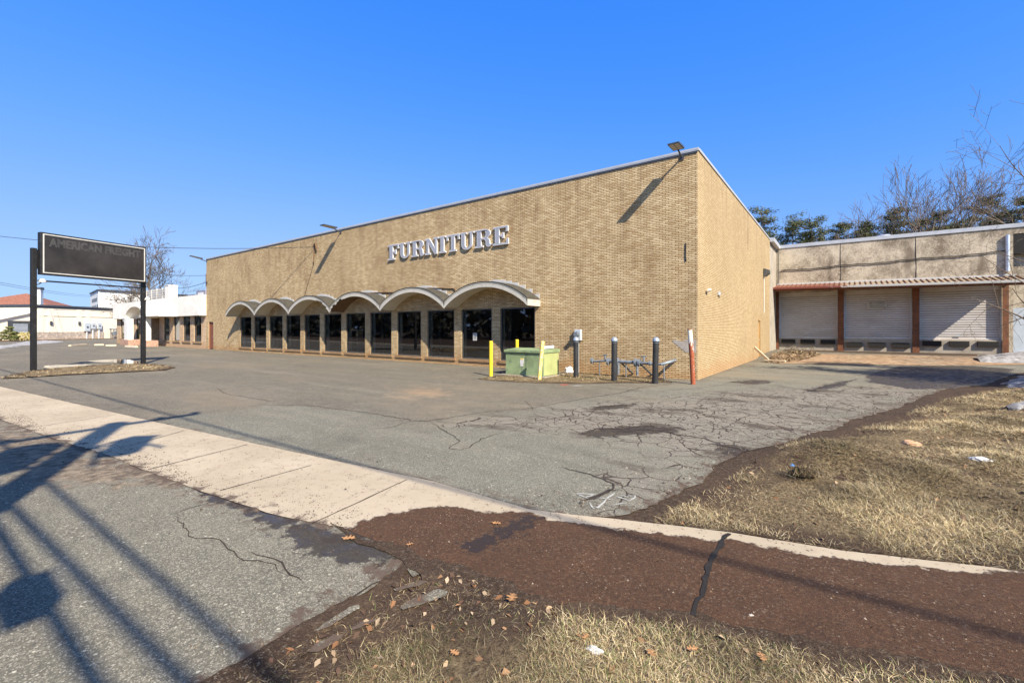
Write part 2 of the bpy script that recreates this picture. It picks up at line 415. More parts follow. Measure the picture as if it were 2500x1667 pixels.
def canopy_metal():
    m = Mat('patchy_canopy_metal')
    sp = m.t.nodes.new('ShaderNodeSeparateXYZ'); m.t.links.new(m.pos, sp.inputs[0])
    x = m.math('ADD', sp.outputs[0], m.mr(m.noise(4, 5), 0.3, 0.7, -0.6, 0.6))
    red = m.mix(m.noise(6, 5), (0.17, 0.05, 0.032), (0.28, 0.12, 0.075))
    tan = m.mix(m.noise(3, 5), (0.22, 0.165, 0.10), (0.36, 0.29, 0.20))
    return m.base(m.mix(m.mr(x, 0.0, 0.25), red, tan), 0.6)
M['canopy_metal'] = canopy_metal()
def gutter_mat():
    m = Mat('patchy_gutter_paint')
    sp = m.t.nodes.new('ShaderNodeSeparateXYZ'); m.t.links.new(m.pos, sp.inputs[0])
    x = m.math('ADD', sp.outputs[0], m.mr(m.noise(5, 6, 0.7), 0.3, 0.7, -1.3, 1.3))
    return m.base(m.mix(m.mr(x, 0.1, 0.2), (0.19, 0.055, 0.036), (0.44, 0.43, 0.41)), 0.5)
M['gutter'] = gutter_mat()

# ground materials ---------------------------------------------------
def asphalt(name, lot):
    m = Mat(name)
    n1 = m.noise(0.35, 6, 0.6); n2 = m.noise(2.5, 6, 0.65); n3 = m.noise(60, 2, 0.6)
    warm = (0.108, 0.088, 0.057); cool = (0.156, 0.155, 0.116)
    if lot:
        gs = m.attr('grey')
        gf = m.math('ADD', gs, m.mr(m.noise(1.1, 6, 0.65), 0.3, 0.7, -0.35, 0.35))
        col = m.mix(m.mr(gf, -0.12, 0.12), warm, cool)
    else:
        col = cool if isinstance(cool, bpy.types.NodeSocket) else m.mix(n1, (0.160, 0.152, 0.110), (0.19, 0.175, 0.125))
    col = m.mix(m.mr(n1, 0.35, 0.7, 0, 0.6), col, (0.098, 0.088, 0.066))
    col = m.mix(m.mr(n2, 0.48, 0.72, 0, 0.5), col, (0.215, 0.19, 0.14))
    n4 = m.noise(1.3, 7, 0.75, vec=m.scale(1.0, 1.0, 1.0), dist=1.2)
    col = m.mix(m.mr(n4, 0.56, 0.70, 0, 0.55), col, (0.075, 0.066, 0.056))
    n6 = m.noise(0.9, 7, 0.7, vec=m.scale(0.16, 1.1, 1))
    col = m.mix(m.mr(n6, 0.50, 0.62, 0, 0.45), col, (0.085, 0.074, 0.054))
    col = m.mix(m.mr(n6, 0.47, 0.36, 0, 0.4), col, (0.23, 0.205, 0.155))
    n5 = m.noise(11, 5, 0.75)
    col = m.mix(m.mr(n5, 0.58, 0.74, 0, 0.45), col, (0.07, 0.065, 0.06))
    # aggregate: small light and dark stones set in the binder
    sc = m.vor(170, out=1); sc2 = m.node('ShaderNodeSeparateColor', {0: sc}, out=0)
    col = m.mix(m.mr(sc2, 0.0, 1.0, 0.0, 0.75), col, m.mix(m.mr(sc2, 0.35, 0.9), (0.06, 0.06, 0.06), (0.50, 0.48, 0.44)), 'OVERLAY') if False else m.mix(m.mr(sc2, 0.80, 0.92, 0.0, 0.6), col, (0.48, 0.45, 0.36))
    col = m.mix(m.mr(sc2, 0.30, 0.12, 0.0, 0.55), col, (0.075, 0.073, 0.07))
    pv = m.vor(26); pc = m.node('ShaderNodeSeparateColor', {0: m.vor(26, out=1)}, out=0)
    col = m.mix(m.math('MULTIPLY', m.mr(pv, 0.26, 0.16), m.mr(pc, 0.90, 0.93)), col, (0.52, 0.49, 0.38))
    sk = m.node('ShaderNodeSeparateColor', {0: m.vor(75, out=1)}, out=0)
    col = m.mix(m.mr(sk, 0.62, 1.0, 0.0, 0.30), col, (0.40, 0.37, 0.29))
    col = m.mix(m.mr(sk, 0.38, 0.0, 0.0, 0.34), col, (0.06, 0.058, 0.055))
    h = m.math('MULTIPLY', sc2, 0.5)
    if lot:
        tn = m.noise(0.33, 6, 0.68, vec=m.scale(0.6, 1.2, 1)); tn2 = m.noise(2.0, 7, 0.75)
        col = m.mix(m.math('MULTIPLY', m.mr(tn, 0.50, 0.62), m.mr(tn2, 0.36, 0.60, 0.1, 0.65)), col, (0.23, 0.185, 0.125))
        col = m.mix(m.math('MULTIPLY', m.mr(tn, 0.46, 0.36), m.mr(tn2, 0.40, 0.62, 0.0, 0.5)), col, (0.068, 0.06, 0.047))
        dis = m.node('ShaderNodeVectorMath', {0: m.pos, 1: m.node('ShaderNodeVectorMath', {0: m.node('ShaderNodeTexNoise', {'Vector': m.pos, 'Scale': 2.0, 'Detail': 4.0}, out=1), 1: (0.35, 0.35, 0)}, operation='MULTIPLY')}, operation='ADD')
        flat = m.scale(1, 1, 0, vec=dis)
        e1 = m.vor(2.6, 'DISTANCE_TO_EDGE', vec=flat); e2 = m.vor(5.5, 'DISTANCE_TO_EDGE', vec=flat)
        cs = m.attr('crack')
        cm = m.math('ADD', cs, m.mr(m.noise(0.8, 5, 0.65), 0.3, 0.7, -0.7, 0.7))
        k = m.math('MULTIPLY', m.mr(cm, -0.1, 0.3), m.math('MAXIMUM', m.mr(e1, 0.026, 0.010), m.math('MULTIPLY', m.mr(e2, 0.035, 0.012), m.mr(cm, 0.3, 0.9))))
        stn = m.math('MULTIPLY', m.mr(m.noise(0.85, 7, 0.72, vec=m.scale(0.7, 1.3, 1)), 0.53, 0.60), m.mr(cm, -0.5, 0.4))
        dusty = m.mix(m.mr(cm, 0.0, 0.8, 0, 0.5), col, (0.27, 0.235, 0.19))
        dusty = m.mix(m.math('MULTIPLY', stn, 0.75), dusty, (0.065, 0.048, 0.035))
        col = m.mix(k, dusty, (0.055, 0.04, 0.03))
        h = m.math('SUBTRACT', h, m.math('MULTIPLY', k, 2.5))
        rs = m.attr('rust')
        col = m.mix(m.mr(m.math('ADD', rs, m.mr(n2, 0.3, 0.7, -0.5, 0.5)), -0.2, 0.7, 0, 0.5), col, (0.42, 0.27, 0.15))
    if not lot:
        dd = m.math('ADD', m.attr('dust'), m.mr(m.noise(3.5, 7, 0.72), 0.3, 0.7, -0.45, 0.45))
        dcol = m.mix(m.mr(m.noise(8, 6, 0.7), 0.4, 0.62), (0.075, 0.052, 0.035), (0.30, 0.235, 0.16))
        col = m.mix(m.mr(dd, 0.85, 1.15, 0, 0.85), col, dcol)
    # earth washed over the rim
    es = m.attr('edge'); ef = m.math('ADD', es, m.mr(m.noise(5, 7, 0.7), 0.25, 0.75, -0.38, 0.38))
    dirt = m.mix(m.noise(25, 4, 0.7), (0.055, 0.036, 0.024), (0.15, 0.11, 0.08))
    ds = m.attr('dirty'); dfac = m.math('MULTIPLY', m.mr(ef, 0.10, -0.02), ds)
    col = m.mix(dfac, col, dirt)
    ws = m.attr('wet_shade'); wf = m.mr(m.math('ADD', ws, m.mr(m.noise(6, 6, 0.65), 0.3, 0.7, -0.14, 0.14)), -0.02, 0.03)  # wet ground, and the tree shade painted on the lot
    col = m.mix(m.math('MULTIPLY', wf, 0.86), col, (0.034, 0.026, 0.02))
    m.bump(h, 0.004, 0.8)
    return m.base(col, m.math('SUBTRACT', 0.92, m.math('MULTIPLY', wf, m.mr(m.noise(5, 4), 0.42, 0.62, 0.12, 0.6))), spec=0.35)
M['lot'] = asphalt('worn_asphalt', True)
M['drive'] = asphalt('coarse_asphalt', False)

def sidewalk_mat():
    m = Mat('stained_sidewalk')
    n1 = m.noise(0.8, 6, 0.6); n2 = m.noise(7, 7, 0.7); sp = m.vor(95, out=1); s1 = m.node('ShaderNodeSeparateColor', {0: sp}, out=0)
    col = m.mix(m.mr(n1, 0.35, 0.65), (0.37, 0.305, 0.215), (0.46, 0.385, 0.28))
    col = m.mix(m.mr(n2, 0.5, 0.75, 0, 0.5), col, (0.27, 0.21, 0.15))
    pit = m.mr(m.math('ADD', s1, m.mr(n2, 0.4, 0.7, -0.1, 0.06)), 0.935, 0.96)
    col = m.mix(pit, col, (0.11, 0.07, 0.045))
    es = m.attr('edge'); ef = m.math('ADD', es, m.mr(m.noise(4, 7, 0.7), 0.25, 0.75, -0.3, 0.3))
    dirt = m.mix(m.noise(25, 4, 0.7), (0.06, 0.04, 0.028), (0.15, 0.11, 0.085))
    col = m.mix(m.math('MULTIPLY', m.mr(ef, 0.06, -0.03), m.attr('dirty')), col, dirt)
    ms = m.attr('mud'); nm = m.noise(9, 6, 0.65)
    mf = m.mr(m.math('ADD', ms, m.mr(nm, 0.3, 0.7, -0.05, 0.05)), -0.008, 0.012)
    mud = m.mix(m.noise(3.0, 6, 0.65), (0.048, 0.025, 0.014), (0.125, 0.060, 0.029))
    mud = m.mix(m.mr(m.noise(45, 4, 0.75), 0.5, 0.72, 0, 0.8), mud, (0.20, 0.115, 0.06))
    mud = m.mix(m.mr(m.noise(34, 5, 0.8), 0.46, 0.34, 0, 0.75), mud, (0.028, 0.018, 0.013))
    peb = m.mr(m.node('ShaderNodeSeparateColor', {0: m.vor(95, out=1)}, out=0), 0.93, 0.97)
    mud = m.mix(m.math('MULTIPLY', peb, m.mr(m.noise(1.8, 4), 0.35, 0.6, 0.0, 0.32)), mud, (0.40, 0.33, 0.25))
    ps = m.attr('pool'); pf = m.mr(m.math('ADD', ps, m.mr(nm, 0.3, 0.7, -0.12, 0.12)), -0.02, 0.05)
    mud = m.mix(pf, mud, (0.035, 0.024, 0.018))
    col = m.mix(mf, col, mud)
    h = m.math('ADD', m.math('MULTIPLY', m.noise(70, 5, 0.8), m.math('MULTIPLY', mf, m.mr(pf, 0, 1, 1.6, 0.1))), m.math('MULTIPLY', pit, -0.4))
    m.bump(h, 0.012, 0.9)
    r = m.math('SUBTRACT', 0.93, m.math('ADD', m.math('MULTIPLY', mf, m.mr(m.noise(8, 5), 0.45, 0.72, 0.0, 0.22)), m.math('MULTIPLY', pf, 0.30)))
    return m.base(col, r, spec=0.35)
M['walk'] = sidewalk_mat()

def soil_mat():
    m = Mat('bare_soil')
    a = m.noise(1.1, 7, 0.65); b = m.noise(22, 6, 0.75); c = m.noise(90, 3, 0.7)
    col = m.mix(m.mr(a, 0.35, 0.65), (0.042, 0.027, 0.018), (0.088, 0.057, 0.037))
    col = m.mix(m.mr(b, 0.50, 0.70), col, (0.15, 0.105, 0.07))
    col = m.mix(m.mr(c, 0.60, 0.75, 0, 0.7), col, (0.25, 0.19, 0.13))
    gv = m.node('ShaderNodeSeparateColor', {0: m.vor(110, out=1)}, out=0)
    col = m.mix(m.math('MULTIPLY', m.mr(gv, 0.90, 0.95), m.mr(a, 0.45, 0.6, 0.6, 0.1)), col, (0.22, 0.19, 0.15))
    m.bump(m.math('ADD', b, m.math('MULTIPLY', c, 0.5)), 0.03)
    return m.base(col, 0.95, spec=0.2)
M['soil'] = soil_mat()
def turf_mat():
    m = Mat('dead_turf')
    a = m.noise(1.4, 7, 0.65); b = m.noise(34, 7, 0.82, vec=m.scale(1, .6, 1)); c = m.noise(80, 3, 0.7)
    col = m.mix(m.mr(b, 0.42, 0.62), (0.056, 0.037, 0.022), (0.42, 0.315, 0.18))
    col = m.mix(m.mr(m.noise(2.2, 6, 0.7), 0.50, 0.62, 0, 0.6), col, (0.075, 0.05, 0.032))
    col = m.mix(m.mr(c, 0.50, 0.72, 0, 0.8), col, (0.42, 0.34, 0.20))
    col = m.mix(m.mr(m.noise(3.1, 5, 0.7), 0.55, 0.72, 0, 0.2), col, (0.12, 0.13, 0.05))
    soil = m.mix(m.noise(22, 6, 0.75), (0.055, 0.036, 0.025), (0.145, 0.10, 0.07))
    ef = m.math('ADD', m.attr('edge'), m.mr(a, 0.3, 0.7, -0.30, 0.30))
    col = m.mix(m.mr(ef, 0.45, 0.02), col, soil)
    m.bump(m.math('ADD', b, m.math('MULTIPLY', c, 0.6)), 0.04)
    return m.base(col, 0.95, spec=0.15)
M['turf'] = turf_mat()
M['crack_fill'] = plain('earth_filled_crack', (0.034, 0.025, 0.018), 0.95, 0, 0.4, 14)
M['mulch'] = plain('brown_mulch', (0.26, 0.13, 0.05), 0.95, 0, 0.35, 6, (0.13, 0.07, 0.035), 0.5, 0.02)
M['paint_mark'] = plain('faded_white_spray', (0.46, 0.46, 0.42), 0.8, 0, 0.10, 30, (0.18, 0.18, 0.16), 0.7)
def apron_mat():
    m = Mat('rusty_concrete')
    a = m.noise(1.4, 7, 0.7, vec=m.scale(0.35, 1.6, 1)); b = m.noise(7, 6, 0.7, vec=m.scale(0.5, 1.5, 1))
    col = m.mix(m.mr(a, 0.35, 0.6), (0.42, 0.255, 0.14), (0.36, 0.28, 0.19))
    col = m.mix(m.mr(b, 0.48, 0.6), col, (0.10, 0.06, 0.032))
    m.bump(b, 0.01)
    return m.base(col, 0.92, spec=0.2)
M['apron'] = apron_mat()
def water_mat():
    m = Mat('puddle_water')
    return m.base((0.02, 0.02, 0.022), 0.04, spec=0.6)
M['water'] = water_mat()

# ------------------------------------------------------------------ ground sheets
def inside(poly, x, y):
    r = np.zeros(len(x), bool); n = len(poly)
    for i in range(n):
        x0, y0 = poly[i]; x1, y1 = poly[(i + 1) % n]
        if y0 == y1: continue
        c = ((y0 > y) != (y1 > y)) & (x < (x1 - x0) * (y - y0) / (y1 - y0) + x0)
        r ^= c
    return r
def dist_to(poly, x, y, closed=True):
    d = np.full(len(x), 1e9); n = len(poly)
    for i in range(n if closed else n - 1):
        ax, ay = poly[i]; bx, by = poly[(i + 1) % n]
        dx, dy = bx - ax, by - ay; L = dx * dx + dy * dy + 1e-12
        t = np.clip(((x - ax) * dx + (y - ay) * dy) / L, 0, 1)
        d = np.minimum(d, np.hypot(x - ax - t * dx, y - ay - t * dy))
    return d
def sdf(poly, x, y):
    d = dist_to(poly, x, y); return np.where(inside(poly, x, y), d, -d)
_r = [1.2]
while _r[-1] < 140: _r.append(_r[-1] * 1.024)
_r = np.array(_r)
_th = math.atan2(FW[1], FW[0]) + np.arange(-1.35, 1.35, 0.024)
_pr, _pt = np.meshgrid(_r, _th); _pt = _pt + nr.uniform(-.006, .006, _pt.shape)
POLX, POLY = (_pr * np.cos(_pt)).ravel(), (_pr * np.sin(_pt)).ravel()
def densify(poly, jit):
    out = []
    n = len(poly)
    for i in range(n):
        a = Vector(poly[i]); b = Vector(poly[(i + 1) % n]); L = (b - a).length
        k = 0; t = 0.0
        while t < 1 - 1e-6:
            p = a.lerp(b, t)
            r = max(0.05, 0.02 * p.length)
            j = jit * min(1.0, 0.4 + p.length * 0.05)
            q = Vector((p.x * 3.1, p.y * 3.1, 0)); q2 = Vector((p.x * 11, p.y * 11, 5))
            p = p + Vector((mnoise.noise(q), mnoise.noise(q + Vector((9, 4, 2))))) * j + Vector((mnoise.noise(q2), mnoise.noise(q2 + Vector((3, 8, 1))))) * j * 0.5
            out.append((p.x, p.y)); t += r / max(L, r)
    return out
def sheet(name, polys, off, mat, jit=0.05, attrs=None, parent=None):
    """polys: list of world polygons; attrs: name -> f(x, y)"""
    Vs = []; Fs = []; E = []; base = 0
    for poly in polys:
        bd = densify(poly, jit)
        ix = inside(bd, POLX, POLY)
        X, Y = POLX[ix], POLY[ix]
        dd = dist_to(bd, X, Y); rr = np.hypot(X, Y)
        keep = dd > np.maximum(0.03, 0.008 * rr)
        X, Y = X[keep], Y[keep]
        pts = [Vector(p) for p in bd] + [Vector((a, b)) for a, b in zip(X, Y)]
        nb = len(bd)
        vo, eo, fo, *_ = delaunay_2d_cdt(pts, [(i, (i + 1) % nb) for i in range(nb)], [], 1, 1e-5)
        vx = np.array([p[0] for p in vo]); vy = np.array([p[1] for p in vo])
        Vs.append(np.stack([vx, vy, G(vx, vy) + (off(vx, vy) if callable(off) else off)], 1))
        f = np.array([t for t in fo if len(t) == 3], int)
        a = vo
        e1 = Vs[-1][f[:, 1]] - Vs[-1][f[:, 0]]; e2 = Vs[-1][f[:, 2]] - Vs[-1][f[:, 0]]
        flip = (e1[:, 0] * e2[:, 1] - e1[:, 1] * e2[:, 0]) < 0
        f[flip] = f[flip][:, ::-1]
        Fs.append(f + base); base += len(vx)
        E.append(dist_to(bd, vx, vy))
    V = np.concatenate(Vs); F = np.concatenate(Fs); at_ = {'edge': np.concatenate(E)}
    for k, fn in (attrs or {}).items(): at_[k] = fn(V[:, 0], V[:, 1])
    return np_mesh(name, V, F, mat, parent, attrs=at_, smooth=True)
def ribbon(mb, pts, w, off, jit=0.0, taper=True, step=0.08):
    """thin strip following world points on the ground"""
    path = []
    for i in range(len(pts) - 1):
        a, b = Vector(pts[i]), Vector(pts[i + 1]); n = max(1, int((b - a).length / step))
        for k in range(n):
            p = a.lerp(b, k / n); q = Vector((p.x * 4, p.y * 4, 1)); q2 = q * 3.3
            path.append(p + Vector((mnoise.noise(q) + 0.5 * mnoise.noise(q2), mnoise.noise(q + Vector((7, 1, 3))) + 0.5 * mnoise.noise(q2 + Vector((7, 1, 3))))) * jit)
    path.append(Vector(pts[-1]))
    vs = []; n = len(path)
    for i, p in enumerate(path):
        d = (path[min(i + 1, n - 1)] - path[max(i - 1, 0)]); d = d.normalized() if d.length > 0 else Vector((1, 0))
        t = i / max(1, n - 1)
        ww = w * (0.5 + 0.5 * abs(mnoise.noise(Vector((p.x * 6, p.y * 6, 3))) * 2)) if jit else w
        if taper: ww *= min(1, 6 * t + 0.15, 6 * (1 - t) + 0.15)
        s = Vector((-d.y, d.x)) * ww / 2
        for q in (p + s, p - s): vs.append((q.x, q.y, float(G(q.x, q.y)) + off))
    mb.add(vs, [[2 * i + 1, 2 * i + 3, 2 * i + 2, 2 * i] for i in range(n - 1)])

# the wide earth sheet
gx = np.concatenate([[-900, -500, -300, -200, -150, -110, -85, -65, -50, -40, -32, -26, -21, -17, -14], np.arange(-12, 14, 0.18), [14.5, 15.5, 17, 19, 22, 26, 32, 40, 55, 80, 130, 200, 400, 900]])
gy = np.concatenate([[-900, -400, -200, -120, -80, -50, -35, -25, -18, -13, -9, -6, -4, -2], np.arange(-1, 34, 0.18), [34.5, 36, 38, 41, 46, 55, 70, 100, 150, 250, 500, 900]])
GXX, GYY = np.meshgrid(gx, gy)
gz = G(GXX, GYY) - 0.010
nxg = len(gx)
ii = np.arange((len(gy) - 1) * (nxg - 1)); r0 = ii // (nxg - 1) * nxg + ii % (nxg - 1)
o = np_mesh('ground', np.stack([GXX.ravel(), GYY.ravel(), gz.ravel()], 1), np.stack([r0, r0 + 1, r0 + 1 + nxg, r0 + nxg], 1), M['soil'], smooth=True)
tag(o, kind='structure')

WALK_TOP = [(-600, 832), (0, 944), (404, 1036), (765, 1114), (1063, 1177), (1291, 1244)]
WALK_TOP_R = [(1345, 1251), (1560, 1274), (1780, 1300), (2050, 1345), (2434, 1388), (2800, 1440)]
WALK_BOT = [(2900, 1760), (2500, 1668), (2126, 1600), (1700, 1512), (1382, 1480), (1063, 1374), (840, 1291), (680, 1260), (510, 1206), (351, 1148), (276, 1116), (106, 1063), (0, 1023), (-600, 858)]
LOT_RIGHT = [(1345, 1253), (1430, 1260), (1500, 1261), (1560, 1245), (1620, 1222), (1700, 1180), (1760, 1135), (1807, 1105), (1873, 1090), (1935, 1075), (1991, 1055), (2039, 1047), (2087, 1024), (2140, 1010), (2183, 999), (2225, 982), (2259, 966), (2310, 949), (2406, 939), (2470, 915), (2560, 897)]
lot = PP(WALK_TOP) + PP(LOT_RIGHT) + [(9.0, 32.5), (-3, 33.4), (-3.2, 42), (-140, 42), (-140, 2)]
walk = PP(WALK_TOP) + PP(WALK_TOP_R) + PP(WALK_BOT)
GREY = PP([(330, 1036), (560, 1005), (640, 990), (760, 993), (900, 1010), (1000, 1028), (1047, 1029), (1150, 1012), (1275, 999), (1420, 975), (1510, 962), (1573, 946), (1640, 938), (1700, 932), (1900, 870), (2700, 870), (2700, 1300), (1300, 1300), (765, 1120)])
CRACK = PP([(1030, 1038), (1250, 1005), (1400, 985), (1650, 965), (1900, 945), (2250, 935), (2330, 955), (2200, 1000), (2000, 1060), (1850, 1110), (1720, 1180), (1560, 1260), (1470, 1250), (1500, 1190), (1560, 1130), (1480, 1080), (1380, 1060), (1200, 1060)])
RUST = PP([(980, 958), (1030, 948), (1085, 958), (1060, 968), (1000, 968)])
SHADE_WETLOT = PP([(2150, 905), (2200, 893), (2360, 893), (2480, 900), (2440, 925), (2330, 948), (2240, 952), (2130, 934), (2110, 918)])  # shade of the boundary trees, with some damp, painted dark into the lot
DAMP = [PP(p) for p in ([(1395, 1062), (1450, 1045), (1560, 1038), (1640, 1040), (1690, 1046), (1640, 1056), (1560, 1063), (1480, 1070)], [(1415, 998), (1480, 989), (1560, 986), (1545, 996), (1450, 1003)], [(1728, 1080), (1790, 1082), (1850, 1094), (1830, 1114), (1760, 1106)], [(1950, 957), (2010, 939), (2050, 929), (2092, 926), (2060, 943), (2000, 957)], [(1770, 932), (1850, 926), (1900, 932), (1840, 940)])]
WET = PP([(0, 365), (350, 470), (650, 540), (1010, 640), (1020, 735), (800, 757), (520, 747), (370, 702), (330, 640), (270, 570), (150, 510), (0, 440), (-150, 372), (-290, 312), (-300, 270), (-130, 320)], (600, 1100), 2.765)
MUD = PP([(640, 545), (760, 490), (900, 440), (1050, 420), (1200, 385), (1370, 376), (1500, 395), (1640, 430), (1780, 420), (1900, 410), (1985, 432)], (600, 1100), 2.765) + PP([(1329, 1268), (1400, 1277), (1500, 1290), (1620, 1304), (1745, 1322), (1762, 1318), (1800, 1322), (1890, 1340), (1960, 1355), (2020, 1361), (2120, 1372), (2285, 1392), (2400, 1399), (2440, 1396), (2480, 1400), (2900, 1450), (3000, 1900), (1300, 1600), (1000, 1400), (830, 1300)])
POOL = PP([(2020, 430), (1850, 570), (1560, 700), (1420, 690), (1500, 590), (1680, 540), (1860, 440)], (600, 1100), 2.765)
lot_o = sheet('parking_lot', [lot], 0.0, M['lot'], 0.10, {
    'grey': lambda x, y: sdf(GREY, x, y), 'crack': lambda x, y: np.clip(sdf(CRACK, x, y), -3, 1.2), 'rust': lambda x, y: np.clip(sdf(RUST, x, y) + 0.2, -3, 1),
    'dirty': lambda x, y: smooth(x, -3.6, -1.8) * smooth(y, 33.5, 31) + 0.35 * smooth(x, -3.0, -3.6), 'wet_shade': lambda x, y: np.clip(np.max([sdf(SHADE_WETLOT, x, y)] + [sdf(p, x, y) - .03 for p in DAMP], axis=0), -3, 1)})
tag(lot_o, kind='structure')
zero = lambda x, y: np.zeros(len(x))
walk_o = sheet('sidewalk', [walk], 0.006, M['walk'], 0.02, {'mud': lambda x, y: np.clip(sdf(MUD, x, y), -3, 3), 'pool': lambda x, y: np.clip(np.maximum(sdf(POOL, x, y), sdf(WET, x, y) - .05), -3, 3),
    'dirty': lambda x, y: (np.clip(1.0 - dist_to(PP(WALK_BOT[6:]), x, y, False) / 0.5, 0, 1))})
tag(walk_o, kind='structure')
DUST = PP([(0, 560), (150, 640), (350, 740), (480, 800), (700, 850), (1000, 985), (1240, 1010), (1500, 1100), (1700, 1195), (1898, 1290), (1700, 1240), (1300, 1245), (800, 1250), (450, 1215), (200, 1120), (0, 1020), (-300, 800)], (0, 880), 4.126)
DRIVE = PP([(-900, 810 + 30), (-600, 858), (0, 1023), (106, 1063), (276, 1116), (351, 1148), (510, 1206), (680, 1260), (840, 1291), (985, 1335), (1010, 1355), (1090, 1368), (1075, 1385), (1010, 1408), (985, 1380), (955, 1396), (890, 1442), (800, 1502), (680, 1572), (560, 1636), (470, 1690), (330, 1800)]) + [(-1.5, -0.2), (-1.6, -2.4), (-60, -2.6)]
FRAG = [PP(p, (600, 1100), 2.765) for p in (
    [(415, 1190), (480, 1140), (600, 1090), (760, 1035), (775, 1060), (640, 1145), (560, 1195), (470, 1215)],
    [(700, 1205), (800, 1155), (930, 1125), (900, 1150), (780, 1205), (715, 1220)],
    [(410, 1350), (480, 1290), (590, 1240), (680, 1225), (640, 1270), (560, 1320), (480, 1355)],
    [(1045, 1055), (1150, 990), (1300, 930), (1360, 950), (1350, 980), (1200, 1030), (1070, 1070)],
    [(1200, 870), (1240, 880), (1180, 905), (1020, 940), (1000, 925)])]
drive_o = sheet('driveway', [DRIVE] + FRAG, 0.002, M['drive'], 0.05, {'wet_shade': lambda x, y: np.clip(sdf(WET, x, y), -3, 1), 'dust': lambda x, y: np.clip(sdf(DUST, x, y) + 1.0, 0, 2), 'dirty': lambda x, y: np.ones(len(x))})
tag(drive_o, kind='structure')
street = [(-140, -2.9), (-60, -2.7), (-1.6, -2.5), (60, -2.6), (60, -14), (-140, -14)]
st_o = mesh_obj('street', [(a, b, -0.012) for a, b in street], [list(range(6))[::-1]], M['drive']); tag(st_o, kind='structure')
ap = PP([(1884, 864), (2100, 866), (2300, 869), (2470, 872), (2520, 875), (2540, 890), (2300, 893), (2100, 890), (1900, 888), (1874, 884)])
apr_o = sheet('loading_apron', [ap], 0.015, M['apron'], 0.06); tag(apr_o, kind='structure')

EDGE1 = PP([(800, 1280), (930, 1318), (1063, 1364), (1220, 1420), (1382, 1471), (1540, 1484), (1700, 1500), (1900, 1548), (2126, 1588), (2500, 1656), (2720, 1690), (2720, 1760), (2126, 1645), (1700, 1545), (1382, 1515), (1063, 1420), (1000, 1385), (930, 1340)])
EDGE2 = PP([(1000, 1385), (975, 1372), (930, 1400), (870, 1446), (780, 1508), (660, 1578), (545, 1640), (440, 1710), (330, 1800), (420, 1830), (560, 1690), (680, 1610), (800, 1535), (890, 1470), (960, 1425)])
tag(sheet('dirt_edge', [EDGE1, EDGE2], lambda x, y: -0.014 + .0225 * smooth(np.maximum(sdf(walk, x, y), sdf(DRIVE, x, y)), -.14, -.01), M['soil'], .17), kind='structure')
# joints, cracks and paint
M['joint_fill'] = plain('dark_joint', (0.014, 0.011, 0.009), 0.95, 0, 0.4, 14)
j = MB()
for a, b in (((760, 1281), (994, 1172)), ((538, 1199), (760, 1137)), ((364, 1147), (604, 1086)), ((88, 1043), (284, 1013)), ((300, 1094), (450, 1052))):
    ribbon(j, PP([a, b]), 0.016, 0.0105, 0.006, False)
ribbon(j, PP([(1775, 1302), (1752, 1345), (1730, 1400), (1712, 1450), (1700, 1505)]), 0.042, 0.0115, 0.035, False, 0.02)
j.build('slab_joint', M['joint_fill'], walk_o)
c = MB()
CR = [([(560, 1002), (640, 988), (760, 990), (900, 1008), (1000, 1026), (1047, 1028), (1180, 1006), (1300, 996), (1420, 973), (1510, 960), (1573, 945), (1640, 937)], .03, .08),
      ([(1050, 1030), (1120, 1075), (1098, 1095), (1125, 1100), (1180, 1070), (1230, 1055)], .022, .06), ([(900, 1047), (960, 1042), (1000, 1030)], .02, .05),
      ([(530, 945), (545, 960), (620, 973), (700, 985)], .022, .06), ([(1280, 978), (1300, 995), (1303, 1003)], .015, .04),
      ([(1480, 1205), (1502, 1193), (1497, 1180), (1440, 1157), (1360, 1140)], .03, .05), ([(1420, 1222), (1445, 1214), (1490, 1197), (1510, 1196)], .07, .04),
      ([(1600, 1050), (1650, 1060), (1720, 1070), (1760, 1085)], .05, .07), ([(1960, 960), (2020, 942), (2060, 935), (2090, 925)], .09, .1),
      ([(1800, 926), (1960, 930), (2060, 938)], .02, .05), ([(1440, 995), (1500, 990), (1560, 985)], .10, .1), ([(1500, 1055), (1580, 1048), (1640, 1050)], .14, .12), ([(1440, 1050), (1520, 1045), (1600, 1040)], .08, .12),
      ([(1730, 1085), (1790, 1090), (1830, 1100)], .10, .1), ([(640, 920), (700, 925), (760, 940)], .02, .05), ([(1600, 955), (1700, 948), (1760, 940), (1800, 930)], .02, .05)]
for pts, w, jt in CR: ribbon(c, PP(pts), w, 0.004, jt)
c.build('pavement_crack', M['crack_fill'], lot_o)
d = MB()
ribbon(d, PP([(870, 727), (880, 760), (960, 830), (1100, 880), (1240, 950), (1431, 1030)], (0, 900), 2.044), .012, .006, .06)
ribbon(d, PP([(855, 728), (950, 692), (1060, 662)], (0, 900), 2.044), .012, .006, .05)
ribbon(d, PP([(620, 1345), (680, 1380), (740, 1420)]), .016, .006, .05)
ribbon(d, PP([(960, 1385), (945, 1410), (900, 1430), (840, 1470)]), .025, .006, .05)
d.build('pavement_crack', M['crack_fill'], drive_o)
pm = MB()
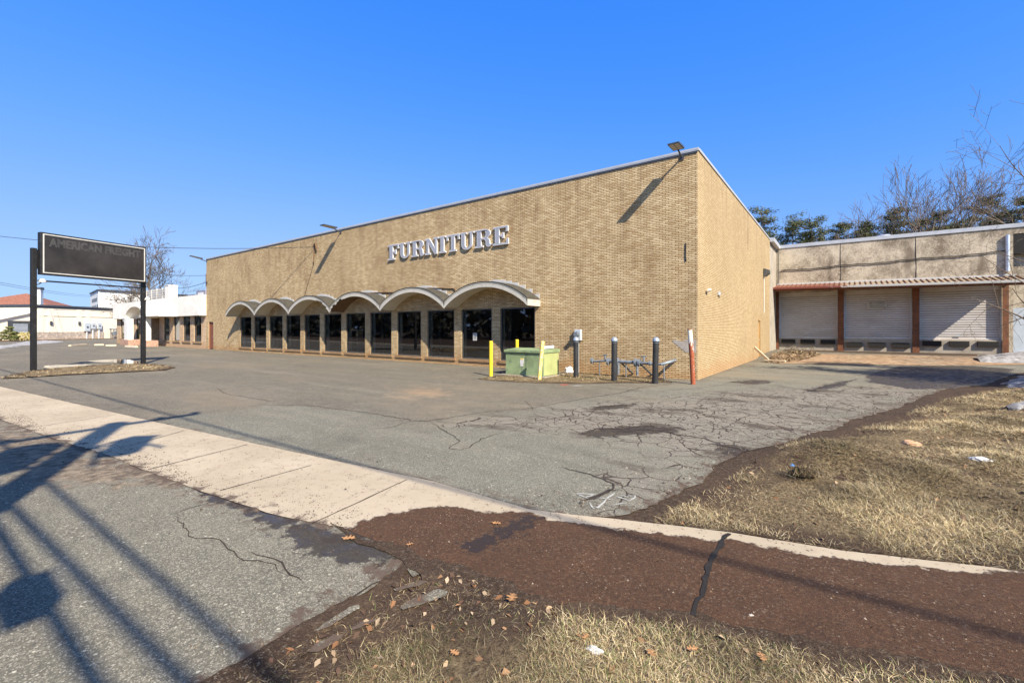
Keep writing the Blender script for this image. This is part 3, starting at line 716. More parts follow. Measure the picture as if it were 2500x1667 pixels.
for pts in ([(300, 291), (360, 293), (432, 298)], [(300, 293), (345, 312), (378, 327)], [(345, 318), (420, 300)], [(430, 320), (480, 322), (540, 336)],
            [(385, 352), (400, 382), (414, 397), (445, 384), (480, 350), (515, 318), (560, 284)], [(560, 284), (582, 300)], [(560, 312), (620, 330), (660, 345)], [(590, 305), (650, 318)], [(640, 312), (692, 306), (695, 322), (650, 345)], [(540, 370), (600, 358), (640, 362)], [(410, 395), (470, 388)]):
    ribbon(pm, PP(pts, (1300, 1100), 2.766), .028, .0065, .012, True, .04)
pm.build('spray_marking', M['paint_mark'], lot_o)
pm = MB(); ribbon(pm, PP([(1232, 941), (1262, 939)], (0, 0)), .10, .005, .03); pm.v = []; pm.f = []; pm.sm = []; pm.mi = []
ribbon(pm, PP([(1366, 940), (1390, 939)]), .16, .006, .03, True); pm.build('red_paint_dab', M['red_paint'], lot_o)
pm = MB(); ribbon(pm, PP([(1395, 942), (1422, 942)]), .18, .006, .03, True); pm.build('white_paint_dab', M['paint_mark'], lot_o)

# ------------------------------------------------------------------ grass, leaves, litter
STRAW = np.array([(0.48, 0.385, 0.215), (0.56, 0.475, 0.30), (0.40, 0.305, 0.165), (0.26, 0.185, 0.105), (0.17, 0.115, 0.07), (0.14, 0.165, 0.055), (0.22, 0.225, 0.09)])
def blades(name, x, y, length, width, tilt, probs, zoff=-0.012, kind='stuff', label=None):
    n = len(x)
    z = G(x, y) + zoff
    az = nr.uniform(0, 2 * np.pi, n); el = np.clip(nr.normal(tilt, 0.30, n), 0.02, 1.35)
    L = length * nr.uniform(0.5, 1.4, n); W = width * nr.uniform(0.6, 1.4, n)
    d = np.stack([np.cos(az), np.sin(az)], 1); s = np.stack([-np.sin(az), np.cos(az)], 1)
    tw = nr.uniform(-0.8, 0.8, n)
    base = np.stack([x, y, z], 1)
    el2 = el - nr.uniform(0.0, 0.55, n)
    mid = base + np.concatenate([d * (L * 0.5 * np.cos(el))[:, None], (L * 0.5 * np.sin(el))[:, None]], 1)
    side2 = nr.normal(0, 0.16, n)
    tip = mid + np.concatenate([(d * np.cos(side2)[:, None] + s * np.sin(side2)[:, None]) * (L * 0.5 * np.cos(el2))[:, None], (L * 0.5 * np.sin(el2))[:, None]], 1)
    tip[:, 2] = np.maximum(tip[:, 2], z + 0.004)
    sv = np.concatenate([s, (np.tan(tw) * 0.7)[:, None]], 1); sv /= np.linalg.norm(sv, axis=1)[:, None]
    hw = sv * (W / 2)[:, None]
    V = np.stack([base - hw, base + hw, mid - hw * 0.9, mid + hw * 0.9, tip], 1).reshape(-1, 3)
    b = np.arange(n)[:, None] * 5
    F = np.concatenate([b + np.array([[0, 1, 3]]), b + np.array([[0, 3, 2]]), b + np.array([[2, 3, 4]])])
    ci = nr.choice(len(STRAW), n, p=np.array(probs) / sum(probs))
    col = np.minimum(.85, STRAW[ci] * 1.2) * nr.uniform(0.7, 1.2, (n, 1)) * (0.78 + 0.42 * np.sin(x * 2.3 + np.sin(y * 3.1) * 1.5) * np.sin(y * 2.7 + 1.3 * np.sin(x * 1.9)))[:, None]
    ob = np_mesh(name, V, F, M['blade'], col=np.repeat(col, 5, axis=0))
    return tag(ob, label, kind=kind)
def scatter(poly, dens, keep=None):
    """random world points; dens(x, y) per square metre"""
    p = np.array(poly); x0, y0 = p.min(0); x1, y1 = p.max(0)
    outx, outy = [], []
    cell = 0.5
    xs = np.arange(x0, x1, cell); ys = np.arange(y0, y1, cell)
    CXs, CYs = np.meshgrid(xs + cell / 2, ys + cell / 2); CXs, CYs = CXs.ravel(), CYs.ravel()
    k = nr.poisson(np.maximum(0, dens(CXs, CYs)) * cell * cell)
    x = np.repeat(CXs, k) + nr.uniform(-cell / 2, cell / 2, k.sum()); y = np.repeat(CYs, k) + nr.uniform(-cell / 2, cell / 2, k.sum())
    m = inside(poly, x, y)
    return x[m], y[m]
def fbm(x, y, s, seed=0):
    out = np.zeros(len(x))
    for i, (a, b) in enumerate(zip(x, y)): out[i] = mnoise.fractal(Vector((a * s, b * s, seed)), 0.9, 2.1, 4)
    return out
VERGE = PP([(640, 1900), (700, 1700), (830, 1640), (900, 1590), (1000, 1545), (1120, 1508), (1280, 1500), (1382, 1486), (1550, 1505), (1700, 1522), (1900, 1570), (2126, 1615), (2500, 1680)]) + [(2.2, 2.9), (3.5, 2.2), (2.0, -1.2), (-1.2, -1.6)]
BANK = PP([(1600, 1276), (1640, 1245), (1760, 1180), (1850, 1120), (1980, 1085), (2100, 1045), (2200, 1015), (2290, 978), (2420, 950), (2500, 925), (2570, 905)]) + [(12, 30), (22, 28), (16, 12), (6, 5.4), (2.2, 4.75)] + PP([(2434, 1384), (2050, 1338), (1780, 1294)])
DIRT = PP([(470, 1700), (680, 1578), (800, 1508), (985, 1415), (1100, 1380), (1230, 1420), (1390, 1490), (1130, 1510), (900, 1600), (700, 1720)])
tag(sheet('turf', [VERGE, BANK], -.004, M['turf'], .10), kind='structure')
x, y = scatter(VERGE, lambda a, b: 40000 / np.maximum(1.0, (np.hypot(a, b) / 2.6)) ** 2)
nz = fbm(x, y, 1.6); dv = sdf(VERGE, x, y); m = (nz + nr.normal(0, .25, len(x)) > -0.25) & (dv + nr.normal(0, .10, len(x)) > 0.0)
blades('verge_grass', x[m], y[m], 0.058, 0.0019, 0.34, (3, 3, 3.4, 3.4, 3, 2.4, 1.6))
x, y = scatter(BANK, lambda a, b: 25000 / np.maximum(1.0, np.hypot(a, b) / 4.2) ** 1.8)
nz = fbm(x, y, 0.9, 4); db = sdf(BANK, x, y); m = (nz + nr.normal(0, .28, len(x)) > -0.28 - 0.1 * smooth(db, 0.6, 2.2) + 0.40 * smooth(db, 0.9, 0.0)) & (db + nr.normal(0, .15, len(x)) > 0.05)
x, y, nz = x[m], y[m], nz[m]
hi = nz > 0.06
rr = np.hypot(x, y)
blades('bank_grass', x[hi], y[hi], 0.09 * (0.8 + 0.02 * rr[hi]), 0.0024 * (0.7 + 0.09 * rr[hi]), 0.36, (3.6, 4, 4, 3, 2, .4, .4))
blades('matted_grass', x[~hi], y[~hi], 0.08 * (0.8 + 0.02 * rr[~hi]), 0.0025 * (0.7 + 0.09 * rr[~hi]), 0.16, (2.0, 1.6, 3, 4, 4, .25, .2))
x, y = scatter(DIRT, lambda a, b: 4200 + 0 * a)
blades('loose_straw', x, y, 0.05, 0.0028, 0.10, (1.2, 1, 2, 4, 6, .3, .2))
ISL = PP([(0, 1440), (100, 1400), (280, 1372), (500, 1345), (700, 1330), (900, 1315), (1200, 1302), (1450, 1308), (1600, 1335), (1500, 1360), (1000, 1385), (600, 1405), (250, 1428)], (0, 540), 3.733)
isl_o = sheet('sign_island', [ISL], 0.03, M['turf'], 0.16); tag(isl_o, kind='structure')
x, y = scatter(ISL, lambda a, b: 260 + 0 * a)
m = fbm(x, y, .5, 3) + nr.normal(0, .2, len(x)) > -.05
blades('island_straw', x[m], y[m], 0.10, 0.014, 0.15, (2, 1, 3, 4, 4, 0, .3), 0.03)
WEED = PP([(1165, 925), (1230, 915), (1370, 910), (1600, 915), (1640, 934), (1500, 935), (1420, 938), (1330, 936), (1200, 930)])
wd_o = sheet('weedy_strip', [WEED], 0.008, M['turf'], 0.16); tag(wd_o, kind='structure')
x, y = scatter(WEED, lambda a, b: 420 + 0 * a)
m = fbm(x, y, .8, 7) + nr.normal(0, .2, len(x)) > -.02
blades('dry_weeds', x[m], y[m], 0.10, 0.010, 0.35, (2, 2, 4, 4, 3, 1.5, 1.4), 0.0)
CORN = PP([(1860, 885), (1890, 862), (1950, 857), (2010, 866), (1960, 880), (1900, 888)])
x, y = scatter(CORN, lambda a, b: 90 + 0 * a)
blades('corner_leaves', x, y, 0.16, 0.045, 0.15, (.3, .1, 2, 5, 6, 0, 0), 0.03)

cx_, cy_ = P(1958, 1166)
n_ = 420; blades('turf_clump', cx_ + nr.normal(0, .09, n_), cy_ + nr.normal(0, .06, n_), 0.09, 0.004, 0.7, (3, 2, 3, 3, 3, 1.4, 1), 0.05)
def litter(name, x, y, size, cols, zoff):
    """curled dead leaves: two bent halves each"""
    n = len(x); z = G(x, y) + zoff
    az = nr.uniform(0, 2 * np.pi, n); S = size * nr.uniform(0.6, 1.4, n)
    d = np.stack([np.cos(az), np.sin(az), nr.normal(0, .35, n)], 1); s = np.stack([-np.sin(az), np.cos(az), nr.normal(0, .5, n)], 1)
    c = np.stack([x, y, z], 1); up = np.array([0, 0, 1.0])
    cu = nr.uniform(0.05, 0.4, n)[:, None]
    V = np.stack([c - d * S[:, None], c + s * S[:, None] * 0.45 + up * S[:, None] * cu - d * S[:, None] * .2, c + d * S[:, None] * 0.8, c - s * S[:, None] * 0.45 + up * S[:, None] * cu, c + s * S[:, None] * .3 + d * S[:, None] * .5 + up * S[:, None] * cu * .6], 1).reshape(-1, 3)
    b = np.arange(n)[:, None] * 5
    F = np.concatenate([b + np.array([[0, 2, 1]]), b + np.array([[0, 3, 2]]), b + np.array([[1, 2, 4]])])
    ci = nr.integers(0, len(cols), n)
    ob = np_mesh(name, V, F, M['blade'], col=np.repeat(np.array(cols)[ci] * nr.uniform(.7, 1.2, (n, 1)), 5, axis=0))
    return tag(ob, kind='stuff')
BROWN = [(0.21, 0.105, 0.05), (0.28, 0.16, 0.085), (0.13, 0.07, 0.045), (0.34, 0.24, 0.15), (0.10, 0.06, 0.04), (0.36, 0.27, 0.18)]
x, y = scatter(VERGE, lambda a, b: 70 + 0 * a); x2, y2 = scatter(DIRT, lambda a, b: 110 + 0 * a)
litter('leaf_litter', np.concatenate([x, x2]), np.concatenate([y, y2]), 0.021, BROWN, 0.0)
x, y = scatter(BANK, lambda a, b: 14 / np.maximum(1, np.hypot(a, b) / 8)); litter('leaf_litter', x, y, 0.026, BROWN, 0.0)

# gritty crumbs washed along the slab edges and over the mud
def crumbs(name, x, y, size, cols, zoff):
    n = len(x); z = G(x, y) + zoff
    S = size * nr.lognormal(0, .45, n)[:, None]; c = np.stack([x, y, z], 1)
    a = nr.uniform(0, 2 * np.pi, n)
    k = [np.stack([np.cos(a + q * 2.09) , np.sin(a + q * 2.09) * .8, np.zeros(n)], 1) * S for q in range(3)]
    V = np.stack([c + k[0], c + k[1], c + k[2], c + np.stack([np.zeros(n), np.zeros(n), S[:, 0] * .9], 1)], 1).reshape(-1, 3)
    b = np.arange(n)[:, None] * 4
    F = np.concatenate([b + np.array([[0, 1, 3]]), b + np.array([[1, 2, 3]]), b + np.array([[2, 0, 3]])])
    ci = nr.integers(0, len(cols), n)
    return tag(np_mesh(name, V, F, M['blade'], col=np.repeat(np.array(cols)[ci] * nr.uniform(.6, 1.3, (n, 1)), 4, axis=0)), kind='stuff')
DARKS = [(0.06, 0.045, 0.033), (0.11, 0.08, 0.055), (0.16, 0.12, 0.085), (0.08, 0.075, 0.07)]
x, y = scatter(walk, lambda a, b: 1500 * np.clip(1 - dist_to(PP(WALK_BOT[6:]), a, b, False) / .55, 0, 1) ** 2 + 25)
m = sdf(MUD, x, y) < 0
crumbs('grit', x[m], y[m], .0045, DARKS, .006)
x, y = scatter(walk, lambda a, b: 700 / np.maximum(1, np.hypot(a, b) / 3) ** 2)
m = (sdf(MUD, x, y) > .02) & (fbm(x, y, 1.3, 9) + nr.normal(0, .25, len(x)) > -.05)
crumbs('mud_grit', x[m], y[m], .0036, [(0.17, 0.115, 0.075), (0.14, 0.09, 0.055), (0.05, 0.028, 0.018), (0.10, 0.055, 0.03), (0.26, 0.21, 0.165)], .006)
x, y = scatter(lot, lambda a, b: 500 * np.clip(1 - dist_to(PP(LOT_RIGHT), a, b, False) / .9, 0, 1) ** 1.5 + 160 * np.clip(1 - dist_to(PP(WALK_TOP[3:]), a, b, False) / .25, 0, 1))
crumbs('edge_grit', x, y, .007, DARKS + [(0.26, 0.23, 0.19)], .0)
x, y = scatter(DRIVE, lambda a, b: 420 * np.clip(1 - np.minimum(dist_to(DIRT, a, b), dist_to(PP(WALK_BOT[6:]), a, b, False)) / .5, 0, 1) ** 1.3)
crumbs('driveway_grit', x, y, .005, DARKS, .002)

# ------------------------------------------------------------------ furniture store
FY = 14.81; XL, XR = -41.2, -3.62; YB = 32.5; HT = 7.2
def fx(u): return on_plane_y(u, FY)[0]
store = thing('furniture_store', 'long tan brick furniture store with scalloped canopy and twelve tall windows', 'building', (-22, FY, 0))
WSP = 2.163; W0 = -35.2; WW = 1.72; WZ0, WZ1 = 0.30, 2.47
wins = [(W0 + i * WSP, W0 + i * WSP + WW) for i in range(12)]
DX0, DX1, DZ = -40.75, -39.85, 2.15
holes = [(a, b, WZ0, WZ1) for a, b in wins] + [(DX0, DX1, 0.0, DZ)]
def wall_with_holes(mb, x0, x1, y, z0, z1, holes, depth, mi=0):
    xs = sorted({x0, x1, *[h[0] for h in holes], *[h[1] for h in holes]}); zs = sorted({z0, z1, *[h[2] for h in holes], *[h[3] for h in holes]})
    for a, b in zip(xs, xs[1:]):
        for c_, e in zip(zs, zs[1:]):
            mx, mz = (a + b) / 2, (c_ + e) / 2
            if any(h[0] < mx < h[1] and h[2] < mz < h[3] for h in holes): continue
            mb.add([(a, y, c_), (b, y, c_), (b, y, e), (a, y, e)], [[0, 1, 2, 3]], mi=mi)
    for a, b, c_, e in holes:
        mb.add([(a, y, c_), (a, y, e), (a, y + depth, e), (a, y + depth, c_)], [[0, 1, 2, 3]], mi=mi)
        mb.add([(b, y, c_), (b, y + depth, c_), (b, y + depth, e), (b, y, e)], [[0, 1, 2, 3]], mi=mi)
        mb.add([(a, y, e), (b, y, e), (b, y + depth, e), (a, y + depth, e)], [[0, 1, 2, 3]], mi=mi)
        mb.add([(a, y, c_), (a, y + depth, c_), (b, y + depth, c_), (b, y, c_)], [[0, 1, 2, 3]], mi=mi)
w = MB(); wall_with_holes(w, XL, XR, FY, -0.25, HT, holes, 0.12)
w.build('front_wall', M['brick'], store)
w = MB(); SD = (27.6, 28.45, 0.0, 2.1)
ys = [FY, SD[0], SD[1], YB]
for a, b in zip(ys, ys[1:]):
    zz = [(-.25, HT)] if a != SD[0] else [(-.25, 0.0), (SD[3], HT)]
    for z0, z1 in zz: w.add([(XR, a, z0), (XR, b, z0), (XR, b, z1), (XR, a, z1)], [[0, 1, 2, 3]])
for yy in (SD[0], SD[1]): w.add([(XR, yy, 0), (XR - .1, yy, 0), (XR - .1, yy, SD[3]), (XR, yy, SD[3])], [[0, 1, 2, 3]])
w.add([(XR, SD[0], SD[3]), (XR - .1, SD[0], SD[3]), (XR - .1, SD[1], SD[3]), (XR, SD[1], SD[3])], [[0, 1, 2, 3]])
w.build('side_wall', M['brick_side'], store)
w = MB(); w.add([(XL, FY, -.2), (XL, YB + 3, -.2), (XL, YB + 3, HT), (XL, FY, HT)], [[0, 1, 2, 3]])
w.add([(XL, YB + 3, -.2), (XR - .05, YB + 3, -.2), (XR - .05, YB + 3, HT), (XL, YB + 3, HT)], [[0, 1, 2, 3]])
w.build('rear_wall', M['brick'], store)
w = MB(); w.box(XL + .02, XR - .02, FY + .02, YB + 2.9, HT - .3, HT - .05); w.build('roof', M['felt'], store)
w = MB()
w.box(XL - .03, XR + .035, FY - .035, FY + .16, HT + .002, HT + .065)
w.box(XR - .16, XR + .035, FY + .1605, YB + .1, HT + .002, HT + .085)
w.box(XL - .03, XR + .03, FY - .03, FY - .001, HT - .03, HT + .002)
w.build('coping', M['coping'], store)
w = MB(); w.box(XL - .025, XR + .0, FY - .022, FY - .0015, HT - .085, HT - .03); w.build('drip_edge', M['dark_metal'], store)
w = MB(); w.box(XR - .3, XR - .005, YB, 36.05, -.2, HT - .2); w.build('stucco_return', M['concrete'], store)
# room behind the glass
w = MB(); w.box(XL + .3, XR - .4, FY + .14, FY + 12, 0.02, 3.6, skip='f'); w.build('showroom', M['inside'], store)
for X in (-33.0, -27.5, -22.0, -17.2, -12.6): w = MB(); w.box(X, X + .16, FY + 2.2, FY + 2.36, 0.03, 3.55); w.build('showroom_column', M['black_rub'], store)
w = MB(); w.box(-24.6, -23.5, FY + 1.6, FY + 2.0, .9, .94); w.box(-24.6, -23.5, FY + 1.6, FY + 2.0, 1.5, 1.54); w.box(-24.62, -24.58, FY + 1.6, FY + 2, .03, 1.55); w.box(-23.52, -23.48, FY + 1.6, FY + 2, .03, 1.55)
w.build('display_shelf', M['timber'], store)
for i, (a, b) in enumerate(wins):
    y = FY + .07
    f = MB(); t = .055
    for x0, x1, z0, z1 in ((a + .005, a + t, WZ0 + .005, WZ1 - .005), (b - t, b - .005, WZ0 + .005, WZ1 - .005), (a + t, b - t, WZ1 - t, WZ1 - .005), (a + t, b - t, WZ0 + .005, WZ0 + t)):
        f.box(x0, x1, y - .03, y + .03, z0, z1)
    fr = f.build('window', M['dark_frame'], store)
    g = MB(); g.add([(a + t, y, WZ0 + t), (b - t, y, WZ0 + t), (b - t, y, WZ1 - t), (a + t, y, WZ1 - t)], [[0, 1, 2, 3]]); g.build('pane', M['glass'], fr)
    s = MB(); s.box(a - .09, b + .09, FY - .05, FY + .10, WZ0 - .115, WZ0 - .002); s.build('sill', M['brick_sill'], fr, 0.008)
    for xa in (a - .06, b - .01): jm = MB(); jm.box(xa, xa + .07, y + .04, y + .26, WZ0, WZ1); jm.build('jamb', M['jamb'], fr)
def plaque(name, x0, x1, z0, z1, y, parent, mat='paper', marks=True, face='y'):
    pl = MB(); pl.box(x0, x1, y - .004, y, z0, z1); o = pl.build(name, M[mat], parent)
    if marks:
        k = MB(); h = (z1 - z0)
        for q in range(5):
            zz = z1 - h * (.16 + .17 * q); ww = (x1 - x0) * (.36 if q % 2 else .40)
            k.box((x0 + x1) / 2 - ww, (x0 + x1) / 2 + ww, y - .0065, y - .004, zz - h * .035, zz + h * .035)
        k.build('print', M['black'], o)
    return o
a10 = wins[10][0]; plaque('window_notice', a10 + .62, a10 + .84, 1.1, 1.42, FY + .066, store)
# door at the far left
f = MB(); y = FY + .09
f.box(DX0 + .05, DX1 - .05, y, y + .05, .03, DZ - .06); dr = f.build('service_door', M['brown_door'], store)
f = MB(); f.box(DX0, DX0 + .05, y - .05, y + .06, .0, DZ); f.box(DX1 - .05, DX1, y - .05, y + .06, 0, DZ); f.box(DX0 + .05, DX1 - .05, y - .05, y + .06, DZ - .06, DZ); f.build('door_frame', M['brown_door'], dr)
f = MB(); f.tube([(DX1 - .14, y, 1.0), (DX1 - .14, y - .06, 1.0), (DX1 - .24, y - .06, 1.0)], .014); f.build('handle', M['alum'], dr)
f = MB(); f.box(XR - .09, XR - .05, SD[0] + .05, SD[1] - .05, .03, SD[3] - .05); dr = f.build('side_door', M['tan_door'], store)
f = MB(); f.box(XR - .10, XR - .02, SD[0], SD[0] + .05, 0, SD[3]); f.box(XR - .10, XR - .02, SD[1] - .05, SD[1], 0, SD[3]); f.box(XR - .10, XR + .02, SD[0] + .05, SD[1] - .05, SD[3] - .05, SD[3] - .002); f.build('door_frame', M['tan_door'], dr)
f = MB(); f.tube([(XR - .05, SD[1] - .15, 1.0), (XR + .0, SD[1] - .15, 1.0)], .03, 10); f.build('handle', M['alum'], dr)
# scalloped canopy
CH = 2 * WSP; RISE = .80; AR = (CH * CH / 4 + RISE ** 2) / (2 * RISE); PR = .85; Z0 = 2.46
half = math.asin(CH / 2 / AR)
def arc(cx, r, n=22, h0=-1.0, h1=1.0): return [(cx + r * math.sin(half * (h0 + (h1 - h0) * k / n)), Z0 + RISE - AR + r * math.cos(half * (h0 + (h1 - h0) * k / n))) for k in range(n + 1)]
arch_c = [W0 - (WSP - WW) / 2 + CH * (i + .5) for i in range(6)]
for i, cx in enumerate(arch_c):
    lo, hi = arc(cx, AR + .02), arc(cx, AR + .24)
    cl, cr = cx - CH / 2, cx + CH / 2
    clampx = lambda p: (min(max(p[0], cl + .004), cr - .004), p[1])
    s = MB(); yf, yb = FY - PR, FY - .003
    T = [clampx(p) for p in hi]
    for k in range(len(T) - 1):
        (x0, z0), (x1, z1) = T[k], T[k + 1]
        s.add([(x0, yf - .03, z0 + .02), (x1, yf - .03, z1 + .02), (x1, yb, z1 + .02), (x0, yb, z0 + .02)], [[0, 1, 2, 3]], True)
        s.add([(x0, yf - .03, z0 - .02), (x1, yf - .03, z1 - .02), (x1, yf - .03, z1 + .02), (x0, yf - .03, z0 + .02)], [[0, 1, 2, 3]], True)
    sh = s.build('arched_canopy', M['felt'], store)
    so = MB()
    raw = MB()
    for k in range(len(lo) - 1):
        (x0, z0), (x1, z1) = lo[k], lo[k + 1]
        (raw if (i == 3 and k < 9) else so).add([(x0, yf + .03, z0 + .05), (x0, yb, z0 + .05), (x1, yb, z1 + .05), (x1, yf + .03, z1 + .05)], [[0, 1, 2, 3]], True)
    if i == 5: # closed end of the last bay
        pass
    so.build('soffit', M['soffit'], sh)
    if raw.v: raw.build('exposed_soffit', M['wood_raw'], sh)
    fa = MB()
    up = [clampx(p) for p in arc(cx, AR + .215)]; fl = [clampx(p) for p in lo]
    for k in range(len(fl) - 1):
        if i == 2 and 15 <= k <= 19: dz = .05 + .03 * (k % 3)
        elif i == 3 and k < 7: dz = .03 + .05 * ((k * 7) % 3)
        else: dz = 0
        (a0, b0), (a1, b1), (c1, d1), (c0, d0) = fl[k], fl[k + 1], up[k + 1], up[k]
        b0 += dz; b1 += dz
        yy = yf - .02
        fa.add([(a0, yy, b0), (a1, yy, b1), (c1, yy, d1), (c0, yy, d0)], [[0, 1, 2, 3]])
        fa.add([(a0, yy, b0), (a0, yf + .03, b0), (a1, yf + .03, b1), (a1, yy, b1)], [[0, 1, 2, 3]])
    for px in (0, -1):
        pass
    fa.build('fascia', M['cream'], sh)
    dk = MB(); m0 = [clampx(p) for p in arc(cx, AR + .165)]; m1 = [clampx(p) for p in arc(cx, AR + .18)]
    for k in range(len(m0) - 1): dk.add([(m0[k][0], yf - .0225, m0[k][1]), (m0[k + 1][0], yf - .0225, m0[k + 1][1]), (m1[k + 1][0], yf - .0225, m1[k + 1][1]), (m1[k][0], yf - .0225, m1[k][1])], [[0, 1, 2, 3]])
    dk.build('trim_gap', M['felt'], sh)
    fl_ = MB(); N = 13
    for k in range(N):
        xa = cx - CH / 2 + CH * k / N; xb = xa + CH / N; xm = (xa + xb) / 2
        zt = Z0 + RISE - AR + math.sqrt((AR + .26) ** 2 - (max(abs(xa - cx), abs(xb - cx)) * .98) ** 2)
        fl_.box(xa + .002, xb - .002, FY - .02, FY - .002, zt - .04, zt + .14)
    fl_.build('stepped_flashing', M['flash'], sh)
# end closure of canopy (right hand) and left tip
for xa in (arch_c[5] + CH / 2 - .001, arch_c[0] - CH / 2 - .03):
    e = MB(); e.box(xa, xa + .031, FY - PR - .02, FY - .004, Z0 + .02, Z0 + .26); e.build('canopy_end', M['cream'], store)
# conduit over the canopy valley
e = MB(); X9 = arch_c[4] + CH / 2
e.tube([(X9 - 1.9, FY - .03, 3.52), (X9 - .25, FY - .03, 3.42), (X9 - .12, FY - .03, 3.36), (X9 - .12, FY - .03, 2.9)], .022, 6)
e.build('conduit', M['wood_raw'], store); e = MB()
e.tube([(X9 - CH - 1.9, FY - .03, 3.5), (X9 - CH + 0.6, FY - .03, 3.42)], .022, 6); e.tube([(X9 - CH - .1, FY - .03, 3.46), (X9 - CH - .1, FY - .03, 2.9)], .022, 6); e.build('conduit', M['wood_raw'], store); e = MB()
e.tube([(X9 - 2 * CH - .2, FY - .03, 3.5), (X9 - CH - 1.7, FY - .03, 3.5)], .022, 6)
e.build('conduit', M['wood_raw'], store)
e = MB(); e.prism([(0, 0), (.32, .0), (.34, .40), (.02, .41), (-.10, .33), (-.38, .40), (-.42, .34)], lambda a, b, d: (XR - .36 + a * .98, FY - d, .86 + b), .001, .006)
e.build('mortar_patch', M['mortar_patch'], store)
e = MB(); e.tube([(XR - .35, FY - .012, 4.32), (XR - .36, FY - .012, 3.9), (XR - .34, FY - .012, 3.75)], .018, 6); e.build('wall_scar', M['wire'], store)
e = MB(); e.box(fx(1330) - .05, fx(1330) + .15, FY - .02, FY - .002, 2.0, 2.02); 

# FURNITURE letters
def ell(cx, cy, rx, ry, a0, a1, n=10): return [(cx + rx * math.cos(R(a0 + (a1 - a0) * k / n)), cy + ry * math.sin(R(a0 + (a1 - a0) * k / n))) for k in range(n + 1)]
GL = {
 'F': ([(0, 0), (.44, 0), (.44, .1), (.32, .1), (.32, .45), (.46, .45), (.46, .35), (.55, .35), (.55, .66), (.46, .66), (.46, .55), (.32, .55), (.32, .9), (.62, .9), (.62, .70), (.72, .70), (.72, 1), (0, 1), (0, .9), (.1, .9), (.1, .1), (0, .1)], []),
 'E': ([(0, 0), (.78, 0), (.78, .32), (.68, .32), (.68, .1), (.32, .1), (.32, .45), (.46, .45), (.46, .35), (.55, .35), (.55, .66), (.46, .66), (.46, .55), (.32, .55), (.32, .9), (.66, .9), (.66, .70), (.76, .70), (.76, 1), (0, 1), (0, .9), (.1, .9), (.1, .1), (0, .1)], []),
 'I': ([(0, 0), (.44, 0), (.44, .1), (.33, .1), (.33, .9), (.44, .9), (.44, 1), (0, 1), (0, .9), (.11, .9), (.11, .1), (0, .1)], []),
 'T': ([(.2, 0), (.64, 0), (.64, .1), (.53, .1), (.53, .9), (.74, .9), (.74, .68), (.84, .68), (.84, 1), (0, 1), (0, .68), (.1, .68), (.1, .9), (.31, .9), (.31, .1), (.2, .1)], []),
 'N': ([(0, 0), (.38, 0), (.38, .1), (.26, .1), (.26, .70), (.70, 0), (.86, 0), (.86, .9), (.97, .9), (.97, 1), (.60, 1), (.60, .9), (.72, .9), (.72, .36), (.32, 1), (0, 1), (0, .9), (.12, .9), (.12, .1), (0, .1)], []),
 'U': ([(0, 1), (0, .9), (.1, .9)] + ell(.44, .33, .34, .34, 180, 360, 14) + [(.78, .9), (.88, .9), (.88, 1), (.54, 1), (.54, .9), (.65, .9)] + ell(.485, .33, .165, .22, 360, 180, 10) + [(.32, .9), (.42, .9), (.42, 1)], []),
 'R': ([(0, 0), (.44, 0), (.44, .1), (.33, .1), (.33, .44), (.44, .44)] + ell(.44, .26, .14, .18, 90, 0, 4) + [(.58, .14)] + ell(.73, .14, .15, .15, 180, 300, 5) + [(.90, .12), (.86, .15), (.80, .12), (.78, .2), (.78, .30), (.74, .42), (.66, .49)] + ell(.54, .745, .27, .255, -50, 90, 8) + [(0, 1), (0, .9), (.11, .9), (.11, .1), (0, .1)],
       [[(.33, .54), (.48, .54)] + ell(.48, .72, .10, .18, -90, 90, 6) + [(.33, .9)]]),
}
M['letter_rim'] = plain('white_letter_rim', (0.58, 0.58, 0.60), 0.5, 0, 0.03)
M['letter_face'] = plain('grey_letter_face', (0.32, 0.335, 0.39), 0.5, 0, 0.06, 4)
LT = [('F', 45, 150), ('U', 155, 270), ('R', 277, 412), ('N', 416, 550), ('I', 556, 622), ('T', 632, 760), ('U', 766, 906), ('R', 917, 1090), ('E', 1100, 1254)]
sgn = thing('furniture_sign', 'raised grey serif letters spelling FURNITURE on the tan brick front', 'sign', (-14.7, FY, 5.05))
